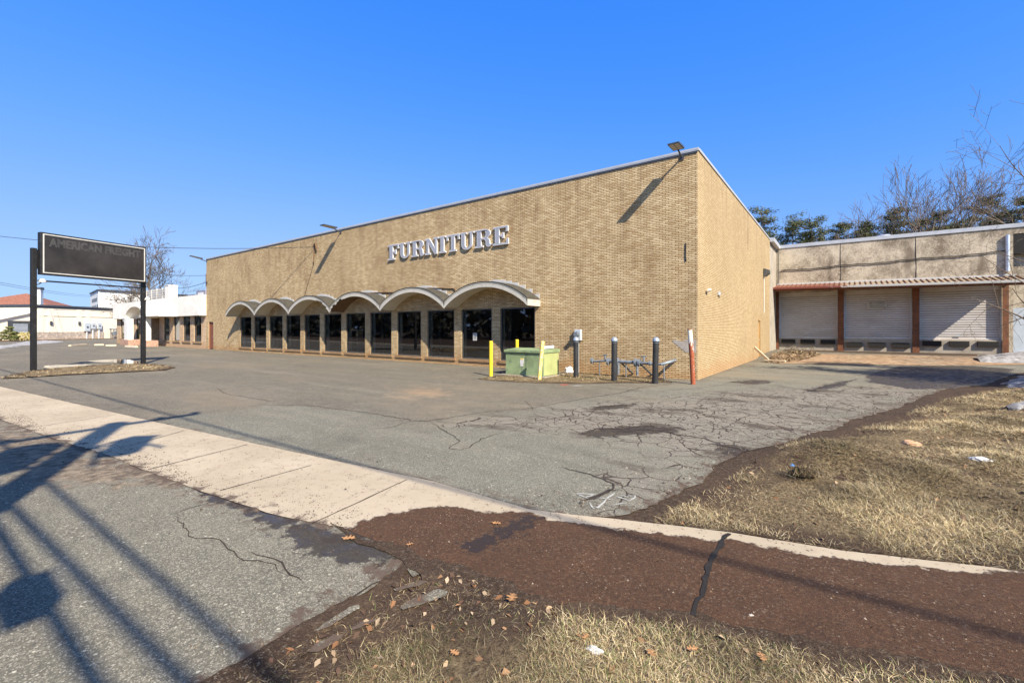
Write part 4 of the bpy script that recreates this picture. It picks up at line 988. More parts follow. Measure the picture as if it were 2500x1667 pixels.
for ch, u0, u1 in LT:
    x0, x1 = fx(940 + u0 / 4.126), fx(940 + u1 / 4.126)
    outer, hl = GL[ch]; w_ = max(p[0] for p in outer)
    fn = lambda p: (x0 + p[0] / w_ * (x1 - x0), 5.06 + p[1] * .76)
    outer = [fn(p) for p in outer]; hl = [[fn(p) for p in h] for h in hl]
    bm = bmesh.new(); loops = [outer] + hl; flat = [p for l in loops for p in l]
    og = origin_of(sgn)
    yf, yb = FY - .085, FY - .02
    vf = [bm.verts.new((p[0] - og.x, yf - og.y, p[1] - og.z)) for p in flat]; vb = [bm.verts.new((p[0] - og.x, yb - og.y, p[1] - og.z)) for p in flat]
    fr = []
    for t in tessellate_polygon([[Vector((a, b, 0)) for a, b in l] for l in loops]):
        try: fr.append(bm.faces.new([vf[q] for q in t]))
        except ValueError: pass
    k = 0
    for l in loops:
        n = len(l)
        for q in range(n):
            try: bm.faces.new([vf[k + q], vf[k + (q + 1) % n], vb[k + (q + 1) % n], vb[k + q]])
            except ValueError: pass
        k += n
    bmesh.ops.recalc_face_normals(bm, faces=fr)
    bmesh.ops.inset_region(bm, faces=fr, thickness=.022, depth=0, use_even_offset=True, use_boundary=True)
    moved = {v for f_ in fr if f_.is_valid for v in f_.verts}
    for f_ in fr:
        if f_.is_valid: f_.material_index = 1
    bmesh.ops.recalc_face_normals(bm, faces=bm.faces[:])
    me = bpy.data.meshes.new('letter'); bm.to_mesh(me); bm.free()
    me.materials.append(M['letter_rim']); me.materials.append(M['letter_face'])
    ob = bpy.data.objects.new('letter', me); COL.objects.link(ob); ob.parent = sgn

# wall lamps on arms
def wall_lamp(label, x, zb, size, L0, L1, tilt, lens=True):
    t = thing('wall_lamp', label, 'lamp', (x, FY, zb), 'floodlights on short arms along the roof edge')
    a = MB(); a.tube([(x, FY, zb - .08), (x, FY - .18, zb - .05), (x, FY - L0 - .05, zb + .02)], .028, 8); a.box(x - .06, x + .06, FY - .03, FY - .001, zb - .16, zb); a.build('arm', M['dark_metal'], t)
    h = MB(); s = math.tan(R(tilt)); za = zb + .05
    def q(dx, l, dz): return (x + dx, FY - l, za + (l - L0) * s + dz)
    w2 = size / 2
    vs = [q(-w2, L0, 0), (q(w2, L0, 0)), q(w2, L1, 0), q(-w2, L1, 0), q(-w2, L0, .07), q(w2, L0, .07), q(w2, L1, .04), q(-w2, L1, .04)]
    h.add(vs, [[0, 1, 2, 3], [7, 6, 5, 4], [0, 4, 5, 1], [1, 5, 6, 2], [2, 6, 7, 3], [3, 7, 4, 0]])
    hd = h.build('lamp_head', M['dark_metal'], t)
    if lens:
        l = MB()
        n = 3
        for i in range(2):
            for k in range(n):
                xa = -w2 * .86 + i * w2 * .9; xb = xa + w2 * .8; la = L0 + (L1 - L0) * (.08 + k * .3); lb = la + (L1 - L0) * .26
                l.add([q(xa, la, -.004), q(xb, la, -.004), q(xb, lb, -.004), q(xa, lb, -.004)], [[0, 1, 2, 3]])
        l.build('lens', M['flash'], hd)
wall_lamp('large square floodlight on an arm near the front right roof corner', -4.09, 7.14, .34, .35, .95, -1)
xm, tm = on_plane_y(783 / .9408, FY)
wall_lamp('floodlight on an arm midway along the store front roof edge', xm, 7.12, .42, .35, 1.15, 3)
wall_lamp('floodlight on an arm at the far left end of the store roof', XL + .12, 7.1, .42, .35, 1.15, 10)
t = thing('alarm_box', 'dark weathered alarm box on the left end of the brick store', 'box', (XL, FY + .3, 5.6))
e = MB(); e.box(XL - .28, XL - .01, FY + .05, FY + .45, 5.0, 6.05); e.build('case', M['rust_col'], t, .01)
e = MB(); e.box(XL - .05, XL + .25, FY - .08, FY + .0, 5.3, 5.36); e.build('bracket', M['dark_metal'], t)

# electric meter
mx, mt_ = on_plane_y(1413, FY)
t = thing('electric_meter', 'grey electric meter box with round glass dial on the brick wall', 'meter', (mx, FY, 1.2))
e = MB(); e.box(mx - .12, mx + .14, FY - .13, FY - .002, 1.18, 1.58); bx = e.build('meter_box', M['grey_box'], t, .012)
e = MB(); 
e.add([], [])
n = 18
for rr_, y0, y1, mi in ((.105, FY - .16, FY - .131, 0), (.085, FY - .26, FY - .16, 0)):
    vs = [(mx + rr_ * math.cos(2 * math.pi * k / n), yy, 1.40 + rr_ * math.sin(2 * math.pi * k / n)) for yy in (y0, y1) for k in range(n)]
    e.add(vs, [[k, (k + 1) % n, n + (k + 1) % n, n + k] for k in range(n)], True); e.add(vs[:n], [list(range(n))])
e.build('dial', M['galv'], bx)
e = MB(); e.tube([(mx + .02, FY - .07, 1.18), (mx + .02, FY - .07, .0)], .024, 8); e.build('conduit', M['grey_box'], t)
# small side-wall fixtures
def side_pt(u, v):
    d = ray(u); tt = XR / d[0]; return d[1] * tt, zat(v, tt)
sy, sz = side_pt(1724, 712)
t = thing('security_camera', 'small white bullet camera on the pale side wall', 'camera', (XR, sy, sz))
e = MB(); e.tube([(XR, sy, sz), (XR + .10, sy, sz), (XR + .10, sy, sz + .03)], .022, 8); e.build('bracket', M['white'], t)
e = MB(); e.tube([(XR + .10, sy - .14, sz + .05), (XR + .10, sy + .10, sz + .06)], .045, 10); e.build('camera_body', M['white'], t)
sy, sz = side_pt(1753, 717)
t = thing('junction_box', 'little grey junction box beside the camera on the side wall', 'box', (XR, sy, sz))
e = MB(); e.box(XR, XR + .07, sy - .09, sy + .09, sz - .06, sz + .06); e.build('case', M['grey_box'], t, .01)
e = MB(); e.tube([(XR + .04, sy, sz - .06), (XR + .04, sy, sz - .16)], .012, 6); e.build('cable', M['wire'], t)
sy, sz = side_pt(1864, 667)
t = thing('wall_pack_light', 'dark wall pack light with white conduit on the side wall', 'lamp', (XR, sy, sz))
e = MB(); e.prism([(0, -.2), (.12, -.2), (.32, -.05), (.32, .14), (.1, .24), (0, .24)], lambda a, b, d: (XR + .002 + a, sy + d, sz + b), -.2, .2); e.build('housing', M['dark_frame'], t)
e = MB(); e.tube([(XR + .03, sy, sz - .2), (XR + .03, sy, sz - 2.3)], .02, 6); e.build('conduit', M['white'], t)
for k, lab in ((0, 'pale timber offcut leaning on the side wall corner'), (1, 'pale timber board lying flat by the side wall')):
    bx_, by_ = P(1866, 880)
    e = MB()
    if k == 0: e.bar((XR + .06, by_ - .1, .55 + .1), (bx_ + .25, by_ - .6, .06), .05, .12)
    else: e.bar((bx_ + .1, by_ - .7, .06), (bx_ + 1.0, by_ - .9, .06), .14, .06)
    tag(e.build('timber_board', M['timber'], None), lab, 'board', 'timber offcuts by the wall')

# ------------------------------------------------------------------ loading dock wing
DY = 36.1
def dx(u, Y=DY): return on_plane_y(u, Y)[0]
dock = thing('loading_dock', 'low mottled concrete loading dock wing with three white shutters', 'building', (2, DY, 0))
doors = [(dx(1903), dx(2045)), (dx(2060.5), dx(2226)), (dx(2244), dx(2445))]
DZ0, DZ1 = .98, 4.05
w = MB(); DXR = 18.0
wall_with_holes(w, XR, 7.62, DY, -.2, HT + .02, [(a, b, DZ0, DZ1) for a, b in doors], .25)
o = w.build('wall', M['mottled'], dock)
w = MB(); w.box(7.625, DXR, DY + .35, DY + .6, 2.75, HT - .4); w.box(7.625, DXR, DY, DY + .6, HT - .399, HT + .02); w.build('recessed_wall', M['mottled'], dock)
w = MB(); w.box(7.625, DXR, DY + .30, DY + .55, -.2, 2.749); w.build('painted_wall', M['grey_box'], dock)
w = MB(); w.box(7.63, DXR, DY + .02, DY + .34, 5.7, HT - .42); w.build('dark_opening', M['rubber'], dock)
w = MB(); w.box(XR + .01, DXR, DY + .61, DY + 14, HT - .3, HT - .05); w.build('roof', M['felt'], dock)
w = MB(); w.box(XR - .2, DXR, DY - .05, DY + .2, HT + .021, HT + .16); w.box(XR - .2, DXR, DY - .05, DY - .003, HT - .06, HT + .021); w.build('coping', M['coping'], dock)
w = MB(); w.box(XR - .1, XR + .25, YB + .02, DY - .06, HT - .12, HT + .13)
w.build('corner_gutter', M['coping'], dock)
for u in (2052, 2236):
    X = dx(u); w = MB(); w.tube([(X, DY - .004, 4.6), (X + .02, DY - .004, 5.3), (X - .01, DY - .004, 6.1), (X, DY - .004, HT - .07)], [.022, .012, .02, .012], 6); w.build('panel_joint', M['crack_fill'], dock)
w = MB(); pts = []
for k in range(40):
    q = k / 39; X = XR + .3 + (7.3 - XR - .3) * q
    pts.append((X, DY - .05, 5.62 + .28 * q - .12 * math.sin(q * math.pi * 3) ** 2 * .5 + .02 * math.sin(k * 1.7)))
w.tube(pts, .028, 6); w.build('cable', M['wire'], dock)
w = MB(); w.tube([(dx(2459), DY - .09, 6.75), (dx(2459), DY - .09, 4.75)], .09, 10); w.build('downspout', M['alum'], dock)
w = MB(); w.tube([(XR + .12, DY - .09, HT - .2), (XR + .12, DY - .09, 4.7)], .035, 6); w.build('downspout', M['dark_frame'], dock)
for i, (a, b) in enumerate(doors):
    s = MB(); y = DY + .12; n = 21; zs = np.linspace(DZ0, DZ1 - .18, n + 1)
    for z0, z1 in zip(zs, zs[1:]):
        h_ = z1 - z0; pr_ = [(z0, y, 0), (z0 + .010, y + .016, 1), (z0 + .030, y + .016, 1), (z0 + .046, y, 0), (z0 + .046 + (h_ - .046) * .5, y - .006, 0), (z1, y, 0)]
        for (za, ya, ma), (zb2, yb2, mb2) in zip(pr_, pr_[1:]): s.add([(a + .03, ya, za), (b - .03, ya, za), (b - .03, yb2, zb2), (a + .03, yb2, zb2)], [[0, 1, 2, 3]], mi=1 if (ma or mb2) else 0)
    s.box(a + .02, b - .02, y - .06, y + .1, DZ1 - .179, DZ1 - .004)
    s.box(a + .03, b - .03, y - .05, y + .02, DZ0 + .002, DZ0 + .07)
    d_ = s.build('roller_shutter', [M['shutter'], M['groove_shade']], dock)
    for xa in (a, b - .05): g = MB(); g.box(xa, xa + .05, y - .1, y + .1, DZ0, DZ1 - .003); g.build('guide_rail', M['grey_box'], d_)
    g = MB(); g.box((a + b) / 2 - .12, (a + b) / 2 + .12, y - .075, y - .052, DZ0 + .2, DZ0 + .27); g.build('handle', M['grey_box'], d_)
    L = b - a; pro = .12 if i == 1 else .06
    lip = MB(); lip.box(a - .02, b + .02, DY - pro, DY - .003, -.1, DZ0 - .02); lip.build('dock_base', M['concrete'], dock)
    for k in range(3):
        xc = a + L * (.16 + .34 * k); bw = .30 * L / 2 * .8; zt = DZ0 - (.08 if i != 1 else .22)
        bp = MB(); bp.box(xc - bw, xc + bw, DY - pro - .12, DY - pro - .002, zt - .30, zt)
        for q in range(5): bp.box(xc - bw - .012, xc + bw + .012, DY - pro - .11, DY - pro - .01, zt - .28 + q * .06, zt - .25 + q * .06)
        bp.build('dock_bumper', M['rubber'], dock)
# steel posts
for u0, u1, nm in ((1895, 1902, 0), (2045, 2060, 1), (2227, 2244, 2), (2446, 2461, 3)):
    a, b = dx(u0), dx(u1)
    p = MB(); y0 = DY - .16
    p.box(a, b, y0, DY - .11, .0, 4.25); p.box(a + (b - a) * .42, a + (b - a) * .58, DY - .109, DY - .07, .0, 4.25)
    p.build('steel_post', M['rust_col'], dock)
# canopy over the doors
CYF = DY - 1.75; cxl, cxr = XR - .05, 7.75
zf = lambda X: 4.30 - .20 * (X - cxl) / (cxr - cxl); zb_ = lambda X: 4.62 - .14 * (X - cxl) / (cxr - cxl)
s = MB(); X = cxl
while X < cxr - .01:
    X2 = min(X + .26, cxr)
    s.add([(X, CYF, zf(X)), (X2 - .05, CYF, zf(X2)), (X2 - .05, DY - .01, zb_(X2)), (X, DY - .01, zb_(X))], [[0, 1, 2, 3]])
    r0_, r1_ = X2 - .05, X2
    s.bar(((r0_ + r1_) / 2, CYF, zf(X2) + .02), ((r0_ + r1_) / 2, DY - .01, zb_(X2) + .02), .04, .06, mi=1)
    X = X2
can = s.build('dock_canopy', [M['canopy_metal'], M['rust_col']], dock)
s = MB(); s.add([(cxl, CYF + .02, zf(cxl) - .04), (cxl, DY - .01, zb_(cxl) - .04), (cxr, DY - .01, zb_(cxr) - .04), (cxr, CYF + .02, zf(cxr) - .04)], [[0, 1, 2, 3]])
s.bar((cxl, CYF + .06, zf(cxl) - .13), (cxr, CYF + .06, zf(cxr) - .13), .08, .18); s.build('canopy_beam', M['rust_col'], can)
s = MB(); s.bar((cxl, CYF - .07, zf(cxl) - .03), (cxr + .6, CYF - .07, zf(cxr) - .05), .14, .14); s.build('gutter', M['gutter'], can, .015)
s = MB(); s.bar((cxl, DY - .02, zb_(cxl) + .06), (cxr, DY - .02, zb_(cxr) + .06), .03, .12); s.build('wall_flashing', M['flash'], can)
# notice on the middle shutter
a, b = doors[1]
nx0, nx1 = dx(2118), dx(2165); nz1 = zat(736, on_plane_y(2140, DY)[1]); nz0 = zat(754.5, on_plane_y(2140, DY)[1])
no = thing('notice_board', 'white lettered notice fixed to the middle loading shutter', 'sign', ((nx0 + nx1) / 2, DY, nz0))
e = MB(); e.box(nx0, nx1, DY + .06, DY + .075, nz0, nz1); nb = e.build('board', M['cream'], no)
def text_mesh(name, body, parent, mat, fn, size, offset=0.0, align='CENTER', sx=1.0):
    cu = bpy.data.curves.new(name, 'FONT'); cu.body = body; cu.size = size; cu.align_x = align; cu.offset = offset; cu.resolution_u = 3
    ob = bpy.data.objects.new(name, cu); COL.objects.link(ob)
    dg = bpy.context.evaluated_depsgraph_get(); me0 = ob.evaluated_get(dg).to_mesh()
    v = [tuple(p.co) for p in me0.vertices]; f = [list(p.vertices) for p in me0.polygons]
    bpy.data.objects.remove(ob); bpy.data.curves.remove(cu)
    return mesh_obj(name, [fn(p[0] * sx, p[1]) for p in v], f, mat, parent)
hN = nz1 - nz0
text_mesh('lettering', 'NO LOITERING', nb, M['black'], lambda a_, b_: ((nx0 + nx1) / 2 + a_, DY + .057, nz1 - hN * .24 + b_), hN * .24, .004, sx=1.0)
e = MB()
for q in range(5):
    zz = nz1 - hN * (.36 + .125 * q); xx = nx0 + .06
    rs = random.Random(q)
    while xx < nx1 - .08:
        lw = rs.uniform(.03, .10); e.box(xx, xx + lw, DY + .0565, DY + .0595, zz - hN * .03, zz + hN * .02); xx += lw + .018
e.build('small_print', M['black'], nb)
vx, vy = on_plane_y(2158, 42.0)[0], 42.0
t = thing('roof_vent', 'shiny dome roof vent on the loading dock roof', 'vent', (vx, vy, HT))
e = MB(); e.lathe([(.34, -.1), (.36, .5), (.50, .52), (.52, .62), (.50, 1.0), (.36, 1.14), (.0, 1.18)], (vx, vy, HT), 20); e.build('cowl', M['alum'], t)
e = MB(); e.lathe([(.7, -.06), (.7, .02), (.35, .08)], (vx, vy, HT), 20); e.build('base_flange', M['alum'], t)

# ------------------------------------------------------------------ low shop building on the left
shop = thing('corner_shop', 'low brick shop with white scalloped stucco fascia left of the store', 'building', (-53, FY, 0))
SL, SR = -65.9, XL - .005
def su(x): return on_plane_y(260 + x / 7.465, FY)[0]
win_s = [(su(1045), su(1145)), (su(1222), su(1330)), (su(1395), su(1522)), (su(1592), su(1725)), (su(255), su(325)), (su(405), su(475)), (su(540), su(600))]
SZ0, SZ1, SZT = .55, 2.70, 4.36
rec = (su(695), su(960))
w = MB(); wall_with_holes(w, SL, SR, FY + .01, -.2, SZT - .1, [(a, b, SZ0, SZ1) for a, b in win_s] + [(rec[0], rec[1], .05, 2.72)], .14)
w.box(SL, SL + .2, FY + .1505, FY + 14, -.2, SZT - .1); w.build('brick_wall', M['shop_brick'], shop)
w = MB(); w.box(SL + .25, SR - .05, FY + .2, FY + 14, SZT - .35, SZT - .15); w.build('roof', M['felt'], shop)
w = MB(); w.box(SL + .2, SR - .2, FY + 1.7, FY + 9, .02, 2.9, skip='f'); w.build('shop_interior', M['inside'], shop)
# fascia with scallops
FZ = 2.68
w = MB(); w.box(SL - .15, SR - .02, FY - .30, FY - .0, FZ, SZT); 
fas = w.build('fascia', M['stucco_white'], shop)
for u0, u1 in ((1040, 1350), (1360, 1785)):
    a, b = su(u0), su(u1); cx = (a + b) / 2; hw_ = (b - a) / 2
    e = MB(); pl = [(cx + hw_ * math.cos(R(180 - 180 * k / 16)), FZ + .02 + 1.0 * math.sin(R(180 - 180 * k / 16))) for k in range(17)]
    e.prism(pl, lambda p, q, d: (p, FY - d, q), .302, .36); e.build('relief_arch', M['stucco_white'], fas)
a, b = su(195), su(330); e = MB(); cx = a + (b - a) * .9; e.prism([(a, FZ + .02)] + [(cx + (a - cx) * math.cos(R(90 * k / 10)), FZ + .02 + 1.05 * math.sin(R(90 * k / 10))) for k in range(11)] + [(cx, FZ + .02)], lambda p, q, d: (p, FY - d, q), .302, .36); e.build('relief_arch', M['stucco_white'], fas)
# barrel portico
PD = 1.3
sp_ = lambda x: on_plane_y(260 + x / 7.465, FY - PD)[0]
pa, pb = sp_(318), sp_(690); pc = (pa + pb) / 2; pr = (pb - pa) / 2
e = MB(); N = 18
ring = lambda r, y: [(pc + r * math.cos(R(180 - 180 * k / N)), y, 2.6 + 1.25 * r / pr * math.sin(R(180 - 180 * k / N))) for k in range(N + 1)]
o1, o2, i1, i2 = ring(pr, FY - PD), ring(pr, FY - .305), ring(pr - .32, FY - PD), ring(pr - .32, FY - .305)
for k in range(N):
    e.add([o1[k], o1[k + 1], o2[k + 1], o2[k]], [[0, 1, 2, 3]], True); e.add([i1[k], i2[k], i2[k + 1], i1[k + 1]], [[0, 1, 2, 3]], True); e.add([o1[k], i1[k], i1[k + 1], o1[k + 1]], [[0, 1, 2, 3]])
e.build('barrel_portico', M['stucco_white'], shop)
for u0, u1 in ((328, 395), (600, 690)):
    a, b = su(u0), su(u1); a, b = (pa, pa + 1.0) if u0 == 328 else (pb - .62, pb)
    e = MB(); e.box(a, b, FY - PD + .02, FY - PD + .5, .55, 2.6); e.build('portico_column', M['white'], shop)
    e = MB(); e.box(a - (.8 if u0 == 328 else .1), b + (.8 if u0 == 328 else .9), FY - PD - .1, FY - PD + .8, -.1, .55); e.build('planter_base', M['planter'], shop, .02)
# slanted awning over the recessed entrance
a, b = on_plane_y(260 + 690 / 7.465, FY - 1.0)[0], on_plane_y(260 + 1035 / 7.465, FY - 1.0)[0]
e = MB(); e.add([(a, FY - .31, 3.6), (b, FY - .31, 3.6), (b, FY - 1.35, 2.8), (a, FY - 1.35, 2.8), (a, FY - .31, 2.72), (b, FY - .31, 2.72), (b, FY - 1.35, 2.72), (a, FY - 1.35, 2.72)], [[0, 3, 2, 1], [3, 7, 6, 2], [7, 4, 5, 6], [0, 4, 7, 3], [1, 2, 6, 5]]); e.build('entrance_awning', M['stucco_white'], shop)
a, b = rec
e = MB(); y = FY + 1.5; e.box(a, a + .06, FY + .16, y, .05, 2.7); e.box(b - .06, b, FY + .16, y, .05, 2.7); e.box(a, b, FY + .16, y, 2.705, 2.75); e.box(a, b, FY + .16, y, .0, .05); e.build('entrance_recess', M['shop_brick'], shop)
mid = a + (b - a) * .45
e = MB()
for X in (a + .08, mid, mid + .9, b - .14): e.box(X, X + .06, y - .06, y - .005, .06, 2.65)
e.box(a + .08, b - .08, y - .055, y - .01, 2.3, 2.36); en = e.build('entrance_door', M['dark_frame'], shop)
e = MB(); e.add([(a + .08, y - .002, .06), (b - .08, y - .002, .06), (b - .08, y - .002, 2.68), (a + .08, y - .002, 2.68)], [[0, 1, 2, 3]]); e.build('pane', M['glass'], en)
for i, (a, b) in enumerate(win_s):
    y = FY + .10; f = MB(); t_ = .07
    for x0, x1, z0, z1 in ((a, a + t_, SZ0 + .002, SZ1 - .002), (b - t_, b, SZ0 + .002, SZ1 - .002), (a + t_, b - t_, SZ1 - t_, SZ1 - .002), (a + t_, b - t_, SZ0 + .002, SZ0 + t_)): f.box(x0, x1, y - .03, y + .03, z0, z1)
    fr = f.build('window', M['dark_frame'], shop)
    g = MB(); g.add([(a + t_, y, SZ0 + t_), (b - t_, y, SZ0 + t_), (b - t_, y, SZ1 - t_), (a + t_, y, SZ1 - t_)], [[0, 1, 2, 3]]); g.build('pane', M['glass'], fr)
    s = MB(); s.box(a - .15, b + .15, FY - .06, FY + .10, SZ0 - .13, SZ0 - .002); s.build('sill', M['brick_sill'], fr)
    for xa in (a - .06, b - .01): jm = MB(); jm.box(xa, xa + .07, y + .04, y + .3, SZ0, SZ1); jm.build('jamb', M['jamb'], fr)
    if i in (0, 2):
        cu = MB(); pts = [(a + (b - a) * (.35 + .3 * k / 12), y + .35 + .05 * (k % 2)) for k in range(13)]
        for (x0, y0), (x1, y1) in zip(pts, pts[1:]): cu.add([(x0, y0, SZ0), (x1, y1, SZ0), (x1, y1, SZ1), (x0, y0, SZ1)], [[0, 1, 2, 3]])
        cu.build('curtain', M['jamb'], fr)
# things on the roof
def roof_x(x, Y): return on_plane_y(260 + x / 7.465, Y)[0]
RY = FY + 4
e = MB(); a, b = roof_x(640, RY), roof_x(1130, RY); e.box(a, b, RY, RY + .15, 4.1, 6.42)
for k in range(6): e.box(a + .1 + k * (b - a - .2) / 5 - .06, a + .1 + k * (b - a - .2) / 5 + .06, RY - .05, RY - .002, 4.1, 6.47)
for k in range(8): e.box(a, b, RY - .03, RY - .003, 4.3 + k * .27, 4.33 + k * .27)
tag(e.build('rooftop_screen', M['screen'], None), 'weathered grey slatted screen standing on the low shop roof', 'screen')
t = thing('rooftop_tarp', 'torn blue tarp hanging at the end of the rooftop screen', 'tarp', (b + .3, RY, 5))
e = MB(); e.add([(b + .05, RY - .1, 4.9), (b + .5, RY - .2, 4.8), (b + .45, RY - .1, 6.2), (b + .02, RY - .1, 6.1)], [[0, 1, 2, 3]]); e.add([(b + .05, RY - .06, 4.9), (b + .5, RY - .16, 4.8), (b + .45, RY - .06, 6.2), (b + .02, RY - .06, 6.1)], [[3, 2, 1, 0]]); e.build('sheet', M['blue'], t)
a, b = roof_x(1165, RY - 1), roof_x(1260, RY - 1)
e = MB(); e.box(a, a + (b - a) * .72, RY - 1.5, RY - .7, 4.0, 6.25); e.box(a - .05, a + (b - a) * .75, RY - 1.55, RY - .65, 6.251, 6.32)
tag(e.build('chimney_stack', M['stucco_white'], None), 'square white chimney stack on the low shop roof', 'chimney')
a, b = roof_x(1275, FY + 6), roof_x(1790, FY + 6); e = MB(); e.add([(a, FY + 5, 4.2), (b, FY + 5, 4.9), (b, FY + 9, 5.3), (a, FY + 9, 5.2)], [[0, 1, 2, 3]]); e.box(a, b, FY + 9, FY + 9.2, 4.0, 5.25); e.build('rear_roof', M['dark_metal'], shop)
for k, (u0, u1, z1, lab) in enumerate(((1480, 1620, 5.9, 'small grey roof unit left of the bigger one, low shop roof'), (1635, 1800, 6.25, 'larger grey roof unit right beside the brick store, low shop roof'))):
    Y = FY + 7; a, b = roof_x(u0, Y), roof_x(u1, Y); e = MB(); t = thing('roof_unit', lab, 'air conditioner', (a, Y, 4.2), 'roof units')
    e.box(a, b, Y, Y + 1.6, 4.2, z1); e.build('cabinet', M['hvac'], t, .03)
    e = MB(); e.box(a + (b - a) * .2, b - (b - a) * .2, Y - .02, Y - .003, z1 - .6, z1 - .25); e.build('grille', M['white'], t)
# wheel stops
def stop(label, u0, v0, u1, v1):
    p, q = P(u0, v0), P(u1, v1); a = Vector((*p, 0)); b = Vector((*q, 0)); e = MB(); d = (b - a).normalized(); n = Vector((-d.y, d.x, 0))
    prof = [(-.12, 0), (.12, 0), (.08, .14), (-.08, .14)]
    vs = [P3 + n * s_ + Vector((0, 0, z_)) for P3 in (a, b) for s_, z_ in prof]
    e.add(vs, [[0, 1, 2, 3][::-1], [4, 5, 6, 7], [0, 1, 5, 4], [1, 2, 6, 5], [2, 3, 7, 6], [3, 0, 4, 7]])
    tag(e.build('wheel_stop', M['kerb'], None, .015), label, 'wheel stop', 'concrete wheel stops in the far lot')
stop('long pale concrete wheel stop standing apart on the left', 170, 845.5, 210, 842)
stop('pale wheel stop second from left before the white shop corner', 230, 843.5, 253, 843)
stop('pale wheel stop directly before the left end of the shop', 258, 845, 284, 844.5)
stop('pale wheel stop in front of the brick planters of the shop', 308, 847, 334, 848.5)

# ------------------------------------------------------------------ buildings farther left
def plane_pts(u0, d0, u1, d1): return Vector(at(u0, d0)), Vector(at(u1, d1))
A, B = plane_pts(91, 66, 320, 80)
cw = thing('cream_building', 'long cream stucco building with dark roof trim and stone base', 'building', (A.x, A.y, 0))
dirv = (B - A).normalized(); nv = Vector((dirv.y, -dirv.x)); 
if nv.dot(-A) < 0: nv = -nv
def L2(s, d, z): q = A + dirv * s + nv * d; return (q.x, q.y, z)
Ltot = (B - A).length
def obox(mb, s0, s1, d0, d1, z0, z1):
    vs = [L2(s0, d0, z0), L2(s1, d0, z0), L2(s1, d1, z0), L2(s0, d1, z0), L2(s0, d0, z1), L2(s1, d0, z1), L2(s1, d1, z1), L2(s0, d1, z1)]
    mb.add(vs, [[0, 3, 2, 1], [4, 5, 6, 7], [0, 1, 5, 4], [1, 2, 6, 5], [2, 3, 7, 6], [3, 0, 4, 7]])
CZ = 4.75
e = MB(); obox(e, -.5, Ltot + 8, -14, 0, -.2, CZ); e.build('wall', M['cream_wall'], cw)
e = MB(); obox(e, -.6, Ltot + 8.1, -14.1, .12, CZ + .002, CZ + .16); obox(e, -.7, Ltot + 8.2, -14.2, .25, CZ + .165, CZ + .42); e.build('roof_trim', M['dark_metal'], cw)
e = MB(); obox(e, -.5, Ltot * .66, .002, .12, -.2, 1.15); e.build('stone_base', M['stone'], cw)
e = MB()
for s in (.03, .12, .40, .49):
    obox(e, Ltot * s - .35, Ltot * s + .35, .003, .06, 1.16, CZ - .02)
obox(e, 0, Ltot + 4, .061, .08, 3.55, 3.75); obox(e, 0, Ltot + 4, .004, .05, CZ - .2, CZ - .06); e.build('wall_moulding', M['cream_wall'], cw)
for s in (.118, .395):
    e = MB(); obox(e, Ltot * s - .12, Ltot * s + .12, .065, .25, 2.2, 2.75); e.build('sconce', M['dark_metal'], cw)
# gabled annex with louvred window
g0 = -4.6
e = MB()
pl = [(g0, -.2), (-.51, -.2), (-.51, 4.05), (g0, 2.85)]
e.prism(pl, lambda a_, b_, d_: L2(a_, d_, b_), -8, .0); an = e.build('annex', M['cream_wall'], cw)
e = MB(); e.add([L2(g0 - .5, .3, 2.85), L2(-.505, .3, 4.15), L2(-.505, -8.2, 4.15), L2(g0 - .5, -8.2, 2.85), L2(g0 - .5, .3, 2.70), L2(-.505, .3, 4.0), L2(-.505, -8.2, 4.0), L2(g0 - .5, -8.2, 2.70)], [[0, 1, 2, 3], [0, 4, 5, 1], [7, 6, 5, 4], [0, 3, 7, 4]]); e.build('annex_roof', M['white'], cw)
e = MB(); obox(e, -3.5, -.9, .004, .05, .95, 2.75); wn_ = e.build('window', M['dark_frame'], cw)
e = MB(); obox(e, -2.9, -1.2, .052, .08, 1.05, 2.3); e.build('pane', M['grey_box'], wn_)
e = MB()
for k in range(6): obox(e, -2.9, -1.2, .082, .1, 1.3 + k * .17, 1.35 + k * .17)
e.build('louvre', M['dark_frame'], wn_)
# meters
for k, (s0, s1, z0, z1, lab) in enumerate(((.435, .495, 1.25, 2.55, 'tall grey meter cabinet with a black latch, left of the meter pair'), (.508, .552, 1.6, 2.6, 'left box of the grey meter pair on the cream wall'), (.575, .62, 1.6, 2.6, 'right box of the grey meter pair on the cream wall'))):
    t = thing('meter_cabinet', lab, 'meter', L2(Ltot * s0, 0, z0), 'grey meter cabinets')
    e = MB(); obox(e, Ltot * s0, Ltot * s1, .13, .45, z0, z1); e.build('cabinet', M['grey_box'], t, .02)
    e = MB(); obox(e, Ltot * (s0 + (s1 - s0) * .35), Ltot * (s0 + (s1 - s0) * .6), .452, .5, z0 + (z1 - z0) * .4, z0 + (z1 - z0) * .62); e.build('dial', M['dark_metal'], t)
    e = MB(); p = L2(Ltot * (s0 + s1) / 2, .25, 0); e.tube([(p[0], p[1], z0), (p[0], p[1], -.1)], .09, 8); e.build('conduit', M['white'], t)
t = thing('gas_meter_bank', 'cluster of grey gas meters and pipes by the cream wall', 'meter', L2(Ltot * .78, .5, 0))
e = MB()
for k in range(5):
    s = Ltot * (.72 + .035 * k); p = L2(s, .5, 0); e.tube([(p[0], p[1], -.1), (p[0], p[1], 1.7 - .1 * (k % 2))], .06, 6)
p, q = L2(Ltot * .70, .5, 0), L2(Ltot * .88, .5, 0); e.tube([(p[0], p[1], 1.55), (q[0], q[1], 1.55)], .07, 6); e.build('pipe', M['dark_metal'], t)
